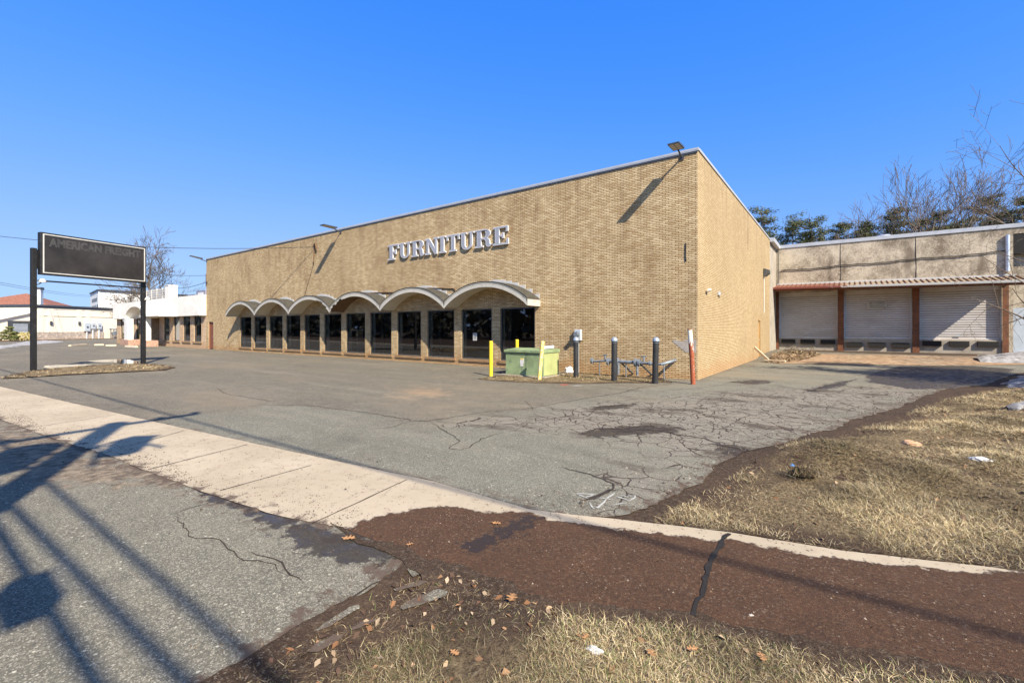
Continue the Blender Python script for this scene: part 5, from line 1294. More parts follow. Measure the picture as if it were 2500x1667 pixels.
for k in range(4):
    s = Ltot * (.745 + .035 * k); e = MB(); obox(e, s - .2, s + .2, .6, .95, .55 + .12 * (k % 2), 1.15 + .12 * (k % 2)); e.build('gas_meter', M['galv'], t, .03)
# planting bed, kerb, snow
mul = [L2(-9, .1, 0)[:2], L2(Ltot + 3, .1, 0)[:2], L2(Ltot + 3, 2.4, 0)[:2], L2(Ltot * .3, 2.0, 0)[:2], L2(0, 3.0, 0)[:2], L2(-9, 4.5, 0)[:2]]
mb_ = sheet('planting_bed', [mul], .05, M['mulch'], .1); tag(mb_, kind='structure')
def snow_patch(name, label, poly, h, seed, cat='snow', group='leftover snow patches', mat='snow', rough=1.0):
    p = np.array(poly); x0, y0 = p.min(0); x1, y1 = p.max(0); n = 44
    X, Y = np.meshgrid(np.linspace(x0, x1, n), np.linspace(y0, y1, n)); x_, y_ = X.ravel(), Y.ravel()
    d = sdf(poly, x_, y_); sc = 3.0 / max(.6, min(x1 - x0, y1 - y0))
    nz = fbm(x_, y_, sc, seed); nz2 = fbm(x_, y_, sc * 3, seed + 3)
    w_ = max(.15, .35 * min(x1 - x0, y1 - y0))
    hh = h * np.clip((d + nz * w_ * .45) / w_, -.15, 1) ** 1.0 * (1 + rough * (.45 * nz + .25 * nz2))
    hh = np.where((d + nz * w_ * .45) < 0, -.06, np.maximum(hh, 0) + .012)
    z_ = G(x_, y_) + hh
    r = np.arange((n - 1) * (n - 1)); q = r // (n - 1) * n + r % (n - 1)
    F = np.stack([q, q + 1, q + 1 + n, q + n], 1)
    keep = (hh[F] > 0).any(1)
    F = F[keep]; used = np.unique(F); remap = np.full(n * n, -1); remap[used] = np.arange(len(used))
    ob = np_mesh(name, np.stack([x_, y_, z_], 1)[used], remap[F], M[mat], smooth=True)
    return tag(ob, label, cat, group)
snow_patch('snow_bank', 'long thin snow bank in front of the topiary at far left', PP([(-60, 848), (30, 842), (75, 833.5), (150, 833.6), (148, 835.5), (80, 840), (40, 846), (-60, 855)]), .25, 1)
# topiary and shrub
def leafball(c, r, n, cols, size, squash=.6):
    d = nr.normal(size=(n, 3)); d /= np.linalg.norm(d, axis=1)[:, None]; rr_ = nr.uniform(.55, 1.05, n)[:, None]
    p = np.array(c) + d * rr_ * np.array([r, r, r * squash])
    a_ = nr.normal(size=(n, 3)); a_ /= np.linalg.norm(a_, axis=1)[:, None]; b_ = np.cross(a_, d); b_ /= np.linalg.norm(b_, axis=1)[:, None] + 1e-9
    s_ = size * nr.uniform(.6, 1.4, n)[:, None]
    V = np.stack([p - a_ * s_, p + b_ * s_ * .35, p + a_ * s_, p - b_ * s_ * .35], 1).reshape(-1, 3)
    ci = nr.integers(0, len(cols), n)
    return V, np.repeat(np.array(cols)[ci] * nr.uniform(.7, 1.25, (n, 1)), 4, axis=0)
def leaf_obj(name, balls, parent):
    V = np.concatenate([b[0] for b in balls]); C_ = np.concatenate([b[1] for b in balls]); n = len(V) // 4
    return np_mesh(name, V, np.arange(n * 4).reshape(n, 4), M['needle'], parent, col=C_)
GREENS = [(0.10, 0.13, 0.035), (0.16, 0.17, 0.05), (0.06, 0.09, 0.03), (0.22, 0.20, 0.08)]
tx, ty = at(24, 57)
t = thing('topiary_pine', 'cloud pruned green topiary with rounded layered pads', 'tree', (tx, ty, 0))
e = MB(); e.tube([(tx, ty, -.1), (tx + .2, ty, 1), (tx, ty, 1.7)], [.14, .11, .05], 7); e.build('trunk', M['bark'], t)
bl = []
for dx_, z_, r_ in ((-.1, 2.75, .65), (-.3, 2.2, .75), (-1.2, 1.75, .65), (.1, 1.6, .8), (1.0, 1.75, .6), (-1.5, 1.15, .8), (.6, 1.1, .75), (1.3, 1.0, .6), (-.8, .7, .9), (.9, .55, .8), (-2.4, .45, .6)):
    q = np.array((tx, ty)) + RT * dx_ * .62; bl.append(leafball((q[0], q[1], z_ * .64), r_ * .62, 260, GREENS, .09, .42))
leaf_obj('crown', bl, t)
tx, ty = at(60, 60); t = thing('low_shrub', 'rounded yellow green shrub beside the topiary', 'shrub', (tx, ty, 0))
e = MB(); e.tube([(tx, ty, -.1), (tx, ty, .5)], .06, 6); e.build('stem', M['bark'], t)
leaf_obj('foliage', [leafball((tx, ty, .6), 1.2, 500, [(0.42, 0.34, 0.10), (0.34, 0.27, 0.08), (0.5, 0.42, 0.18)], .14, .55)], t)
# white garage, red roofed house, white office block
def pbox(name, u0, d0, u1, d1, z0, z1, depth, mat, parent):
    p, q = Vector(at(u0, d0)), Vector(at(u1, d1)); dv = (q - p).normalized(); n_ = Vector((dv.y, -dv.x))
    if n_.dot(p) < 0: n_ = -n_
    e_ = MB(); r_ = [p, q, q + n_ * depth, p + n_ * depth]
    e_.add([(*v, z0) for v in r_] + [(*v, z1) for v in r_], [[0, 3, 2, 1], [4, 5, 6, 7], [0, 1, 5, 4], [1, 2, 6, 5], [2, 3, 7, 6], [3, 0, 4, 7]])
    return e_.build(name, mat, parent)
x_, y_ = at(0, 75)
t = thing('white_garage', 'plain white low garage behind the topiary at the left edge', 'building', (x_, y_, 0))
pbox('wall', -200, 66, 46, 70, -.2, 3.2, 8, M['white'], t); pbox('roof_edge', -201, 65.9, 47, 69.9, 3.21, 3.35, 8.3, M['white'], t); pbox('siding_trim', -200, 65.96, 46, 69.96, 2.75, 2.85, .02, M['grey_box'], t)
x_, y_ = at(40, 95)
t = thing('red_roof_house', 'brick house with wide hipped red shingle roof at far left', 'building', (x_, y_, 0))
pbox('wall', -160, 95, 105, 100, -.2, 6.0, 16, M['redbrick'], t)
for k, (a_, b_) in enumerate(((-40, 6), (8, 20))): pbox('window', a_, 94.8, b_, 94.95 + .2 * k, 3.9, 5.1, .3, M['grey_box'], t)
p0, p1 = Vector(at(-175, 93)), Vector(at(140, 101)); dv = (p1 - p0).normalized(); n_ = Vector((dv.y, -dv.x)); n_ = n_ if n_.dot(p0) > 0 else -n_
e = MB(); c0 = p0 + n_ * 19; c1 = p1 + n_ * 19; rA = p0 + dv * 9 + n_ * 9.5; rB = Vector(at(64, 104)); 
e.add([(*p0, 5.9), (*p1, 5.9), (*c1, 5.9), (*c0, 5.9), (*rA, 8.6), (*rB, 9.8)], [[0, 1, 5, 4], [1, 2, 5], [2, 3, 4, 5], [3, 0, 4], [0, 3, 2, 1]]); e.build('roof', M['roof_red'], t)
pbox('chimney', 91, 96.0, 98.5, 96.2, 6.0, 10.0, 1.2, M['white'], t); pbox('chimney_cap', 90, 95.9, 99.5, 96.15, 10.01, 10.5, 1.4, M['dark_metal'], t)
x_, y_ = at(50, 82)
t = thing('shop_sign_board', 'pale grey sign board in front of the red roofed house', 'sign', (x_, y_, 5))
pbox('board', 31, 82, 70, 83.5, 4.5, 5.55, .3, M['flash'], t)
e = MB()
for k in range(5):
    p = at(35 + k * 4.0, 81.9); e.bar((p[0], p[1], 4.75), (p[0], p[1], 5.35 - .12 * (k % 2)), .16, .05)
e.build('lettering', M['dark_metal'], t)
e = MB(); p = at(50, 82.2); e.bar((p[0], p[1], -.1), (p[0], p[1], 4.5), .25, .25); e.build('post', M['dark_metal'], t)
x_, y_ = at(290, 125)
t = thing('office_block', 'white two storey office block rising behind the cream building', 'building', (x_, y_, 0))
p0, p1, p2 = Vector(at(240.5, 128)), Vector(at(220.5, 142)), Vector(at(470, 150))
e = MB(); zt = 12.6; bk = p2 + (p1 - p0)
e.add([(*v, z_) for z_ in (-.2, zt) for v in (p0, p2, bk, p1)], [[4, 5, 6, 7], [0, 1, 5, 4], [1, 2, 6, 5], [2, 3, 7, 6], [3, 0, 4, 7]]); e.build('wall', M['white'], t)
e = MB(); dl = .25
pp0 = p0 * .998; pp1 = p1 * .998; pp2 = p2 * .998
for a_, b_ in ((pp0, pp1), (pp0, pp2)): e.bar((*a_, zt + .1), (*b_, zt + .1), .5, .3)
e.build('roof_trim', M['dark_metal'], t)
e = MB()
for k in range(4):
    q = pp0.lerp(pp1, .06 + .2 * k); q2 = pp0.lerp(pp1, .17 + .2 * k)
    e.add([(*q, 5), (*q2, 5), (*q2, 8.6), (*q, 8.6)], [[0, 1, 2, 3]]); 
e.build('window', M['dark_frame'], t)
e = MB()
for k in range(5):
    q = pp0.lerp(pp1, .18 + .13 * k); q2 = pp0.lerp(pp1, .27 + .13 * k); e.add([(*q, 9.6), (*q2, 9.6), (*q2, 10.7 - .2 * (k % 2)), (*q, 10.7)], [[0, 1, 2, 3]])
e.build('lettering', M['dark_metal'], t)
for k in range(3):
    q = pp0.lerp(pp2, .16 + .2 * k); q2 = pp0.lerp(pp2, .34 + .2 * k); e = MB(); e.add([(*q, 5.6), (*q2, 5.6), (*q2, 8.0), (*q, 8.0)], [[0, 1, 2, 3]]); fr = e.build('window', M['dark_frame'], t)
    e = MB(); qa, qb = q.lerp(q2, .06) * .999, q.lerp(q2, .46) * .999; qc, qd = q.lerp(q2, .54) * .999, q.lerp(q2, .94) * .999
    for s_, f_ in ((qa, qb), (qc, qd)): e.add([(*s_, 6.0), (*f_, 6.0), (*f_, 7.8), (*s_, 7.8)], [[0, 1, 2, 3]])
    e.build('pane', M['grey_box'], fr)

# ------------------------------------------------------------------ pylon sign
PX0, PY0 = -24.85, 3.14; PX1, PY1 = -25.75, 6.72
dv = Vector((PX1 - PX0, PY1 - PY0)).normalized(); nv2 = Vector((dv.y, -dv.x))
if nv2.x < 0: nv2 = -nv2
py = thing('pylon_sign', 'black two post pylon sign with blank dark panel and ghost lettering', 'sign', ((PX0 + PX1) / 2, (PY0 + PY1) / 2, 0))
LS = math.hypot(PX1 - PX0, PY1 - PY0)
def S3(s, d, z): return (PX0 + dv.x * s + nv2.x * d, PY0 + dv.y * s + nv2.y * d, z)
def sbox(mb, s0, s1, d0, d1, z0, z1):
    vs = [S3(s0, d0, z0), S3(s1, d0, z0), S3(s1, d1, z0), S3(s0, d1, z0), S3(s0, d0, z1), S3(s1, d0, z1), S3(s1, d1, z1), S3(s0, d1, z1)]
    mb.add(vs, [[0, 3, 2, 1], [4, 5, 6, 7], [0, 1, 5, 4], [1, 2, 6, 5], [2, 3, 7, 6], [3, 0, 4, 7]])
for s, zt in ((0, 4.68), (LS, 4.86)):
    e = MB(); sbox(e, s - .075, s + .075, -.075, .075, -.05, zt); po = e.build('post', M['black'], py, .008)
    e = MB(); sbox(e, s + (.076 if s == 0 else -.15), s + (.15 if s == 0 else -.076), -.05, .05, 3.9, zt - .05); e.build('mounting_plate', M['black'], po)
s0, s1, z0, z1 = .19, LS - .19, 3.68, 5.30
s0, s1 = .10, LS - .02
e = MB(); sbox(e, s0, s1, .03, .26, z0, z1); cab = e.build('cabinet', M['black'], py, .012)
e = MB(); b_ = .035
for a_, c_, f_, g_ in ((s0 + .06, s1 - .06, z1 - .06 - b_, z1 - .06), (s0 + .06, s1 - .06, z0 + .06, z0 + .06 + b_), (s0 + .06, s0 + .06 + b_, z0 + .06 + b_, z1 - .06 - b_), (s1 - .06 - b_, s1 - .06, z0 + .06 + b_, z1 - .06 - b_)): sbox(e, a_, c_, .262, .285, f_, g_)
e.build('panel_border', M['flash'], cab)
e = MB(); sbox(e, s0 + .106, s1 - .106, .262, .268, z0 + .106, z1 - .106); pnl = e.build('panel', M['sign_face'], cab)
tw = (s1 - s0) * .88
text_mesh('lettering', 'AMERICAN FREIGHT', pnl, M['ghost'], lambda a_, c_: S3((s0 + s1) / 2 + a_, .2705, z1 - .50 + c_), .42, .022, sx=.80)
e = MB(); e.tube([S3(.1, .05, 3.45), S3(LS - .1, .05, 3.46)], .03, 8); e.build('tie_rod', M['black'], py)
for s, z_ in ((.22, 3.42), (LS + .12, 2.95)):
    e = MB(); p = S3(s, .1, z_); e.lathe([(.0, .12), (.05, .1), (.13, -.02), (.11, -.03), (.0, 0)], p, 12); q = e.build('spotlight', M['white'], py)
    e = MB(); e.tube([S3(s, .1, z_ + .02), S3(s - .08, .05, z_ - .1), S3(s - (.2 if s < 1 else .1), .0, z_ - .16)], .02, 6); e.build('bracket', M['dark_metal'], q)
pud = PP([(800, 1275), (960, 1262), (1060, 1258), (1180, 1262), (1262, 1280), (1255, 1300), (1190, 1305), (1090, 1296), (1000, 1286), (880, 1284)], (0, 540), 3.733)
tag(sheet('puddle', [pud], .009, M['water'], .12), kind='structure')
pud = PP([(390, 1318), (520, 1312), (700, 1308), (860, 1306), (760, 1320), (600, 1330), (470, 1342), (400, 1335)], (0, 540), 3.733)
tag(sheet('puddle', [pud], .009, M['water'], .12), kind='structure')

# ------------------------------------------------------------------ transformer box, bollards, gas pipes
bx0, bx1, by0, by1 = -9.48, -7.92, 12.62, 13.62
tr = thing('transformer_box', 'faded green pad mounted transformer box among yellow bollards', 'transformer', ((bx0 + bx1) / 2, (by0 + by1) / 2, 0))
e = MB(); e.box(bx0, bx1, by0, by1, .03, .80); bd = e.build('cabinet', M['green'], tr, .012)
e = MB(); e.prism([(by0 - .05, .802), (by1 + .02, .802), (by1 + .02, .90), (by1 - .25, .93), (by0 - .05, .875)], lambda a_, b_, d_: (d_, a_, b_), bx0 - .04, bx1 + .04); e.build('lid', M['green'], tr, .008)
e = MB(); e.box(bx1 + .001, bx1 + .012, by0 + .02, by1 - .02, .05, .795); e.box(bx1 + .012, bx1 + .018, by0 + .47, by0 + .485, .05, .795); e.build('side_panel', M['green2'], tr)
e = MB(); e.box(bx0 + .86, bx0 + .87, by0 - .006, by0 - .001, .06, .79); e.box(bx0 + .02, bx1 - .02, by0 - .004, by0 - .001, .77, .78); e.build('door_seam', M['dark_metal'], tr)
e = MB(); e.box(bx0 + .62, bx0 + .78, by0 - .008, by0 - .002, .42, .60); q = e.build('warning_label', M['paper'], tr)
e = MB(); e.box(bx0 + .64, bx0 + .76, by0 - .012, by0 - .008, .56, .595); e.build('label_print', M['yellow'], q); e = MB(); e.box(bx0 + .63, bx0 + .75, by0 - .010, by0 - .002, .33, .415); e.build('label_print', M['paper'], q)
e = MB(); e.box(bx0 - .15, bx1 + .15, by0 - .15, by1 + .15, -.05, .029); e.build('pad', M['concrete'], tr)
def bollard(label, x, y, h, r, mat, group, lean=(0, 0), dome=None, n=18, name='bollard'):
    t = thing(name, label, 'bollard', (x, y, 0), group)
    e = MB(); top = (x + lean[0], y + lean[1], h); e.tube([(x, y, -.1), ((x + top[0]) / 2, (y + top[1]) / 2, h / 2), top], r, n); e.build('post', M[mat], t)
    e = MB()
    if dome:
        e.lathe([(r + .012, -.05), (r + .012, .0), (r * .8, .045), (r * .4, .07), (0, .075)], top, n); e.build('cap', M[dome], t)
        e = MB(); e.lathe([(r + .006, -.10), (r + .006, -.085)], top, n); e.build('band', M['galv'], t)
    else:
        e.lathe([(r + .004, -.02), (r + .004, .002), (r * .6, .012), (0, .014)], top, n); e.build('cap', M[mat], t)
YB_ = 'yellow bollards round the transformer'
bollard('clean upright yellow bollard front left of the transformer', -9.59, 11.94, 1.18, .062, 'yellow', YB_)
bollard('yellow bollard standing behind the transformer', -9.9, 13.9, 1.19, .062, 'yellow', YB_)
bollard('worn leaning yellow bollard at the front right transformer corner', -7.68, 11.98, 1.20, .062, 'yellow_worn', YB_, (.06, .12))
BB = 'black sleeved bollards guarding the gas pipes'
bollard('black capped bollard below the electric meter', -7.02, 13.19, 1.27, .086, 'black_rub', BB, (0, 0), 'cap')
bollard('black capped bollard in front of the gas pipes, middle one', -5.62, 13.02, 1.28, .088, 'black_rub', BB, (0.01, 0), 'cap')
bollard('black capped bollard nearest the rusty post', -4.41, 13.17, 1.29, .088, 'black_rub', BB, (.03, .0), 'cap')
t = thing('rusty_post', 'tall rusted steel post with white top at the store corner', 'post', (-3.48, 13.63, 0))
e = MB(); e.tube([(-3.45, 13.63, -.1), (-3.49, 13.63, .8), (-3.55, 13.63, 1.6)], .066, 18); e.build('pipe', M['rust_post'], t)
e = MB(); e.lathe([(.068, -.03), (.069, .004), (0, .006)], (-3.55, 13.63, 1.6), 16); e.build('rim', M['rust_col'], t)
gp = thing('gas_manifold', 'grey gas pipe manifold with valves low along the brick wall', 'pipes', (-5.8, 14.3, 0))
e = MB(); yg = 14.3; zg = .50
e.tube([(-6.95, yg, zg - .02), (-6.4, yg, zg + .02)], .035, 8); e.tube([(-6.4, yg, zg + .02), (-5.2, yg, zg)], .06, 10); e.tube([(-5.2, yg, zg), (-4.6, yg, zg - .02)], .04, 8); e.tube([(-4.6, yg, zg - .02), (-4.35, yg + .1, zg + .06), (-4.3, FY, zg + .1)], .05, 8)
e.build('pipe', M['galv'], gp)
for xx, r_ in ((-6.98, .10), (-6.38, .13), (-6.05, .14), (-5.42, .14), (-5.3, .12), (-4.95, .08)):
    e = MB(); e.tube([(xx - .03, yg, zg), (xx + .03, yg, zg)], r_, 14); e.build('flange', M['galv'], gp)
for xx in (-6.0, -5.35): e = MB(); e.tube([(xx, yg - .05, zg - .02), (xx, yg - .05, zg - .42)], .042, 8); e.build('valve_body', M['galv'], gp)
for xx in (-6.5, -5.15):
    e = MB(); e.tube([(xx, yg, zg + .05), (xx, yg, zg + .2)], .03, 8); e.tube([(xx - .09, yg, zg + .2), (xx + .09, yg, zg + .22)], .018, 6); e.build('valve', M['galv'], gp)
for xx in (-6.7, -5.75, -4.5):
    e = MB(); e.tube([(xx, yg, zg - .03), (xx, yg, -.05)], .02, 8); e.build('support_leg', M['galv'], gp)
for xx in (-5.95, -5.30): e = MB(); e.tube([(xx, yg, zg), (xx + .25, FY - .02, .08)], .03, 6); e.build('brace', M['dark_metal'], gp)
# small litter, each its own thing
def crumple(name, label, cat, u, v, s, mat, seed, squash=.6, group=None, stretch=1.0):
    x, y = P(u, v); bm = bmesh.new(); bmesh.ops.create_icosphere(bm, subdivisions=3, radius=1)
    zg = float(G(x, y))
    for vv in bm.verts:
        d = vv.co.normalized(); k = 1 + .45 * mnoise.noise(d * 1.6 + Vector((seed, 0, 0))) + .28 * mnoise.noise(d * 4 + Vector((0, seed, 0)))
        vv.co = Vector((d.x * k * s * stretch, d.y * k * s, max(d.z * k * s * squash + s * squash * .5, 0)))
    me = bpy.data.meshes.new(name); bm.to_mesh(me); bm.free(); me.materials.append(M[mat])
    ob = bpy.data.objects.new(name, me); COL.objects.link(ob); ob.location = (x, y, zg - .01)
    return tag(ob, label, cat, group)
crumple('plastic_bag', 'crumpled clear white plastic bag against the brick wall', 'bag', 1389, 909, .16, 'bag', 3, .9)
crumple('paper_scrap', 'white crumpled paper in the foreground verge grass', 'paper', 1452, 1585, .026, 'paper', 5, .5, None, 1.5)
crumple('paper_scrap', 'white paper scrap on the right bank grass near the snow', 'paper', 2393, 1121, .055, 'paper', 8, .4, None, 1.5)
crumple('food_wrapper', 'orange and white torn wrapper lying on the grassy bank', 'wrapper', 2225, 1085, .06, 'orange_wrap', 9, .7, None, 1.7)
crumple('cardboard_strip', 'pale orange cardboard strip beside the torn wrapper', 'cardboard', 2140, 1110, .03, 'orange_wrap', 2, .5, None, 3.2)
crumple('blue_cup', 'bright blue crushed cup on the bank edge', 'cup', 1935, 1136, .022, 'blue', 4, .7)
crumple('loose_stone', 'pale flat stone at the driveway end by the mud', 'stone', 1140, 1391, .024, 'stone_bit', 6, .35, None, 1.5)
crumple('pebble', 'small grey pebble lying on the brown mud', 'stone', 1835, 1503, .016, 'stone_bit', 7, .8)
crumple('grass_clod', 'torn clump of turf beside a small hole', 'clod', 1958, 1160, .085, 'soil', 12, .7, None, 1.4)
t_x, t_y = -8.0, 13.0
lt = thing('discarded_lamp', 'white and red plastic fixture left on the transformer lid', 'debris', (t_x, t_y, .92))
e = MB(); e.bar((t_x - .2, t_y + .02, .96), (t_x + .12, t_y + .22, 1.0), .1, .09); e.build('body', M['white'], lt, .01)
e = MB(); e.bar((t_x - .28, t_y - .03, .955), (t_x - .2, t_y + .018, .96), .11, .1); e.build('red_end', M['red_paint'], lt, .01)
def oak_leaf(label, u, v, size, rot):
    x, y = P(u, v); pts = []
    for k in range(28):
        t_ = k / 27; s_ = math.sin(math.pi * min(1, t_ * 1.02)) ** .7 * (.24 + .17 * math.cos(t_ * math.pi * 7.5)); pts.append((t_ - .5, s_))
    poly = pts + [(a_, -b_ * .95) for a_, b_ in pts[::-1]][1:-1]
    z0 = float(G(x, y)); ca, sa = math.cos(rot), math.sin(rot)
    e = MB()
    def fn(a_, b_, d_): zz = z0 + .016 + size * (.35 * b_ * b_ + .10 * a_ * a_) + .02 * size * math.sin(a_ * 9) + d_; return (x + (a_ * ca - b_ * sa) * size, y + (a_ * sa + b_ * ca) * size, zz)
    e.prism(poly, fn, 0, .0012)
    ob = e.build('oak_leaf', M['leaf_orange'], None); tag(ob, label, 'leaf', 'fallen oak leaves')
M['leaf_orange'] = plain('dry_oak_leaf', (0.36, 0.19, 0.08), 0.7, 0, 0.2, 30)
oak_leaf('tan oak leaf lying on the dark damp driveway edge', 851, 1318, .11, .6)
oak_leaf('tan oak leaf in the middle of the brown mud pool', 1212, 1281, .085, .3)
oak_leaf('large orange oak leaf on the dirt above the verge grass', 1250, 1464, .09, 1.9)
oak_leaf('curled brown leaf at the left end of the mud', 1000, 1333, .06, 1.1)
for k, (u, v, s_) in enumerate(((1110, 1600, .055), (1430, 1560, .055), (1590, 1600, .06), (1690, 1590, .065), (1860, 1610, .065))):
    oak_leaf(('orange oak leaf in the verge grass, leftmost', 'orange oak leaf in the verge grass near the white paper', 'orange oak leaf in the verge grass, third from left', 'curled orange oak leaf in the verge grass, fourth from left', 'orange oak leaf in the verge grass, rightmost')[k], u, v, s_, 1.3 * k)
# snow by the dock and on the bank
snow_patch('snow_pile', 'dirty snow pile in front of the right loading shutter', PP([(2385, 880), (2420, 868), (2470, 864), (2560, 862), (2600, 882), (2500, 889), (2430, 887)]), .30, 5)
snow_patch('snow_patch', 'bright snow patch on the right bank, upper of two', PP([(2455, 945), (2470, 928), (2520, 915), (2640, 930), (2600, 950), (2520, 950)]), .16, 8)
snow_patch('snow_patch', 'thin snow streak on the right bank, lower of two', PP([(2460, 998), (2500, 986), (2620, 990), (2560, 1004)]), .08, 9)

# ------------------------------------------------------------------ trees
def branch(out, p, d, L, r, lvl, maxl, rg, up=.06, kids=(5, 5, 4, 4), wig=.18, spread=(.5, .95)):
    n = 5 if lvl < 2 else 4
    path = [p.copy()]; rad = [r]; dd = d.copy()
    for k in range(n):
        dd = (dd + Vector((rg.gauss(0, wig), rg.gauss(0, wig), rg.gauss(0, wig * .7) + up))).normalized()
        p = p + dd * (L / n); path.append(p.copy()); rad.append(max(.006, r * (1 - .72 * (k + 1) / n)))
    out.append((lvl, path, rad))
    if lvl >= maxl: return
    for k in range(kids[min(lvl, len(kids) - 1)]):
        t_ = rg.uniform(.3 if lvl else .28, 1.0); i = min(n - 1, int(t_ * n)); q = path[i].lerp(path[i + 1], t_ * n - i) if t_ < 1 else path[-1]
        base = (path[i + 1] - path[i]).normalized(); a = rg.uniform(0, 2 * math.pi); o_ = base.orthogonal().normalized(); o_ = Matrix.Rotation(a, 3, base) @ o_
        an = rg.uniform(*spread); nd = (base * math.cos(an) + o_ * math.sin(an)).normalized()
        branch(out, q, nd, L * rg.uniform(.42, .68) * (1.15 - .45 * t_ if lvl == 0 else 1), max(.006, rad[i] * .6), lvl + 1, maxl, rg, up, kids, wig, spread)
def bare_tree(label, x, y, h, r, seed, group, kids=(8, 5, 4, 3), maxl=4, lean=(0, 0), up=.07, name='bare_tree', tw=.012, spread=(.45, .9)):
    rg = random.Random(seed); z0 = float(G(x, y)) - .1
    t = thing(name, label, 'tree', (x, y, z0), group)
    out = []; branch(out, Vector((x, y, z0)), Vector((lean[0], lean[1], 1)).normalized(), h * .8, r, 0, maxl, rg, up, kids, .08, spread)
    tm, cm = MB(), MB()
    for lvl, path, rad in out:
        rad = [max(q, tw) for q in rad]
        if lvl < 2: tm.tube(path, rad, 7 if lvl == 0 else 5, False)
        else: cm.tube(path, rad, 3, False)
    tm.build('trunk', M['bark'], t); cm.build('crown', M['bark'], t)
def pine(label, x, y, h, seed, group, cr=3.2, start=.3, dens=1.0):
    rg = random.Random(seed); z0 = float(G(x, y)) - .1
    t = thing('pine_tree', label, 'tree', (x, y, z0), group)
    tm = MB(); lx, ly = rg.uniform(-.6, .6), rg.uniform(-.6, .6)
    sp = lambda z: (x + lx * (z / h) ** 2, y + ly * (z / h) ** 2)
    tm.tube([(*sp(h * k / 6), z0 + h * k / 6) for k in range(7)], [.26 * (1 - k / 6.6) for k in range(7)], 7, False)
    cen = []; 
    z = h * start
    while z < h * .985:
        f = (z / h - start) / (1 - start); reach = cr * (1 - f) ** .6 * rg.uniform(.45, 1.25) + .5
        for k in range(rg.choice((3, 4, 4, 5))):
            a = rg.uniform(0, 2 * math.pi); rl = reach * rg.uniform(.5, 1.1); bx_, by_ = sp(z)
            e0 = Vector((bx_, by_, z0 + z)); e1 = e0 + Vector((math.cos(a) * rl, math.sin(a) * rl, rl * rg.uniform(-.05, .55)))
            tm.tube([e0, e0.lerp(e1, .5) + Vector((0, 0, -.08 * rl)), e1], [.06, .045, .02], 4, False)
            for q in range(max(3, int(rl * 2.3))):
                s_ = rg.uniform(.35, 1.05); c_ = e0.lerp(e1, s_) + Vector((rg.gauss(0, .30), rg.gauss(0, .30), rg.gauss(.10, .10))); cen.append(c_)
        z += rg.uniform(.55, 1.1)
    tm.build('trunk', M['bark'], t)
    C_ = np.array([tuple(c_) for c_ in cen]); per = int(46 * dens); n = len(C_) * per
    P0 = np.repeat(C_, per, 0) + nr.normal(0, 1, (n, 3)) * np.array([.30, .30, .14])
    d = nr.normal(0, 1, (n, 3)) * np.array([1, 1, .7]) + np.array([0, 0, .35]); d /= np.linalg.norm(d, axis=1)[:, None]
    s_ = np.cross(d, nr.normal(0, 1, (n, 3))); s_ /= np.linalg.norm(s_, axis=1)[:, None] + 1e-9
    Ln = nr.uniform(.18, .40, n)[:, None]; W_ = nr.uniform(.025, .06, n)[:, None]
    V = np.stack([P0 - s_ * W_, P0 + s_ * W_, P0 + d * Ln], 1).reshape(-1, 3)
    tone = np.repeat(nr.uniform(.6, 1.5, len(C_)), per)[:, None]
    col = np.array((.075, .088, .034)) * tone + np.array((.03, .02, .0)) * nr.uniform(0, 1, (n, 1))
    np_mesh('crown', V, np.arange(n * 3).reshape(n, 3), M['needle'], t, col=np.repeat(col, 3, 0))
PG = 'pines behind the loading dock'
pines = [(1868, 52, 16, 'pine peeking out behind the side wall roof edge'), (1935, 60, 17, 'narrow pine just right of the brick store'), (1985, 57, 16.8, 'open crowned pine second right of the brick store'), (2040, 62, 16.2, 'low broad pine third right of the brick store'),
         (2100, 60, 16, 'low pine left of the shiny roof vent'), (2175, 62, 18.4, 'pine standing above the shiny roof vent'), (2240, 64, 17.6, 'pine in shade below the tall bare trees, left'), (2300, 60, 17.6, 'dense pine below the forked bare tree'),
         (2365, 64, 17, 'low pine right of the forked bare tree'), (2420, 60, 20.2, 'tall wide pine near the right edge'), (2490, 58, 18.9, 'tall pine at the right picture edge'), (2560, 60, 18.5, 'pine partly beyond the right picture edge'), (2010, 66, 15.2, 'short pine between the two open crowned pines'), (2135, 67, 16.4, 'pine behind the slim bare trees left of the vent'), (2210, 68, 17.8, 'farther pine right of the roof vent'),
    (2272, 69, 17.4, 'farther pine between the tall bare trees'), (2335, 67, 18.2, 'farther pine just right of the forked bare tree'), (2392, 68, 18.6, 'farther pine left of the tall wide pine'), (2455, 68, 19.4, 'farther pine right of the tall wide pine')]
for i, (u, dpt, h, lab) in enumerate(pines):
    x, y = at(u, dpt); pine(lab, x, y, h * .965, 100 + i, PG, 4.2 if h > 18 else 3.3, .42)
BG = 'bare trees behind the loading dock'
for i, (u, dpt, h, r_, lean, kids, lab) in enumerate(((2070, 58, 13.2, .16, (-.05, 0), (8, 5, 4, 2), 'slim bare tree above the left loading shutter'), (2125, 60, 13.6, .16, (.08, 0), (7, 5, 4, 2), 'forked bare tree left of the roof vent'), (2165, 66, 14.6, .14, (0, 0), (7, 5, 4, 2), 'thin pale bare tree above the roof vent'),
      (2235, 58, 19.0, .30, (-.04, 0), (12, 5, 4, 2), 'tall full bare tree above the right shutter'), (2272, 60, 18.2, .26, (.03, .03), (9, 5, 4, 2), 'tall bare tree leaning beside the full one'), (2330, 58, 19.4, .30, (.03, 0), (9, 5, 4, 2), 'tall forked bare tree with upright limbs'))):
    x, y = at(u, dpt); bare_tree(lab, x, y, h, r_, 20 + i, BG, kids, 4, lean, .07, tw=.017, spread=(.3, .75))
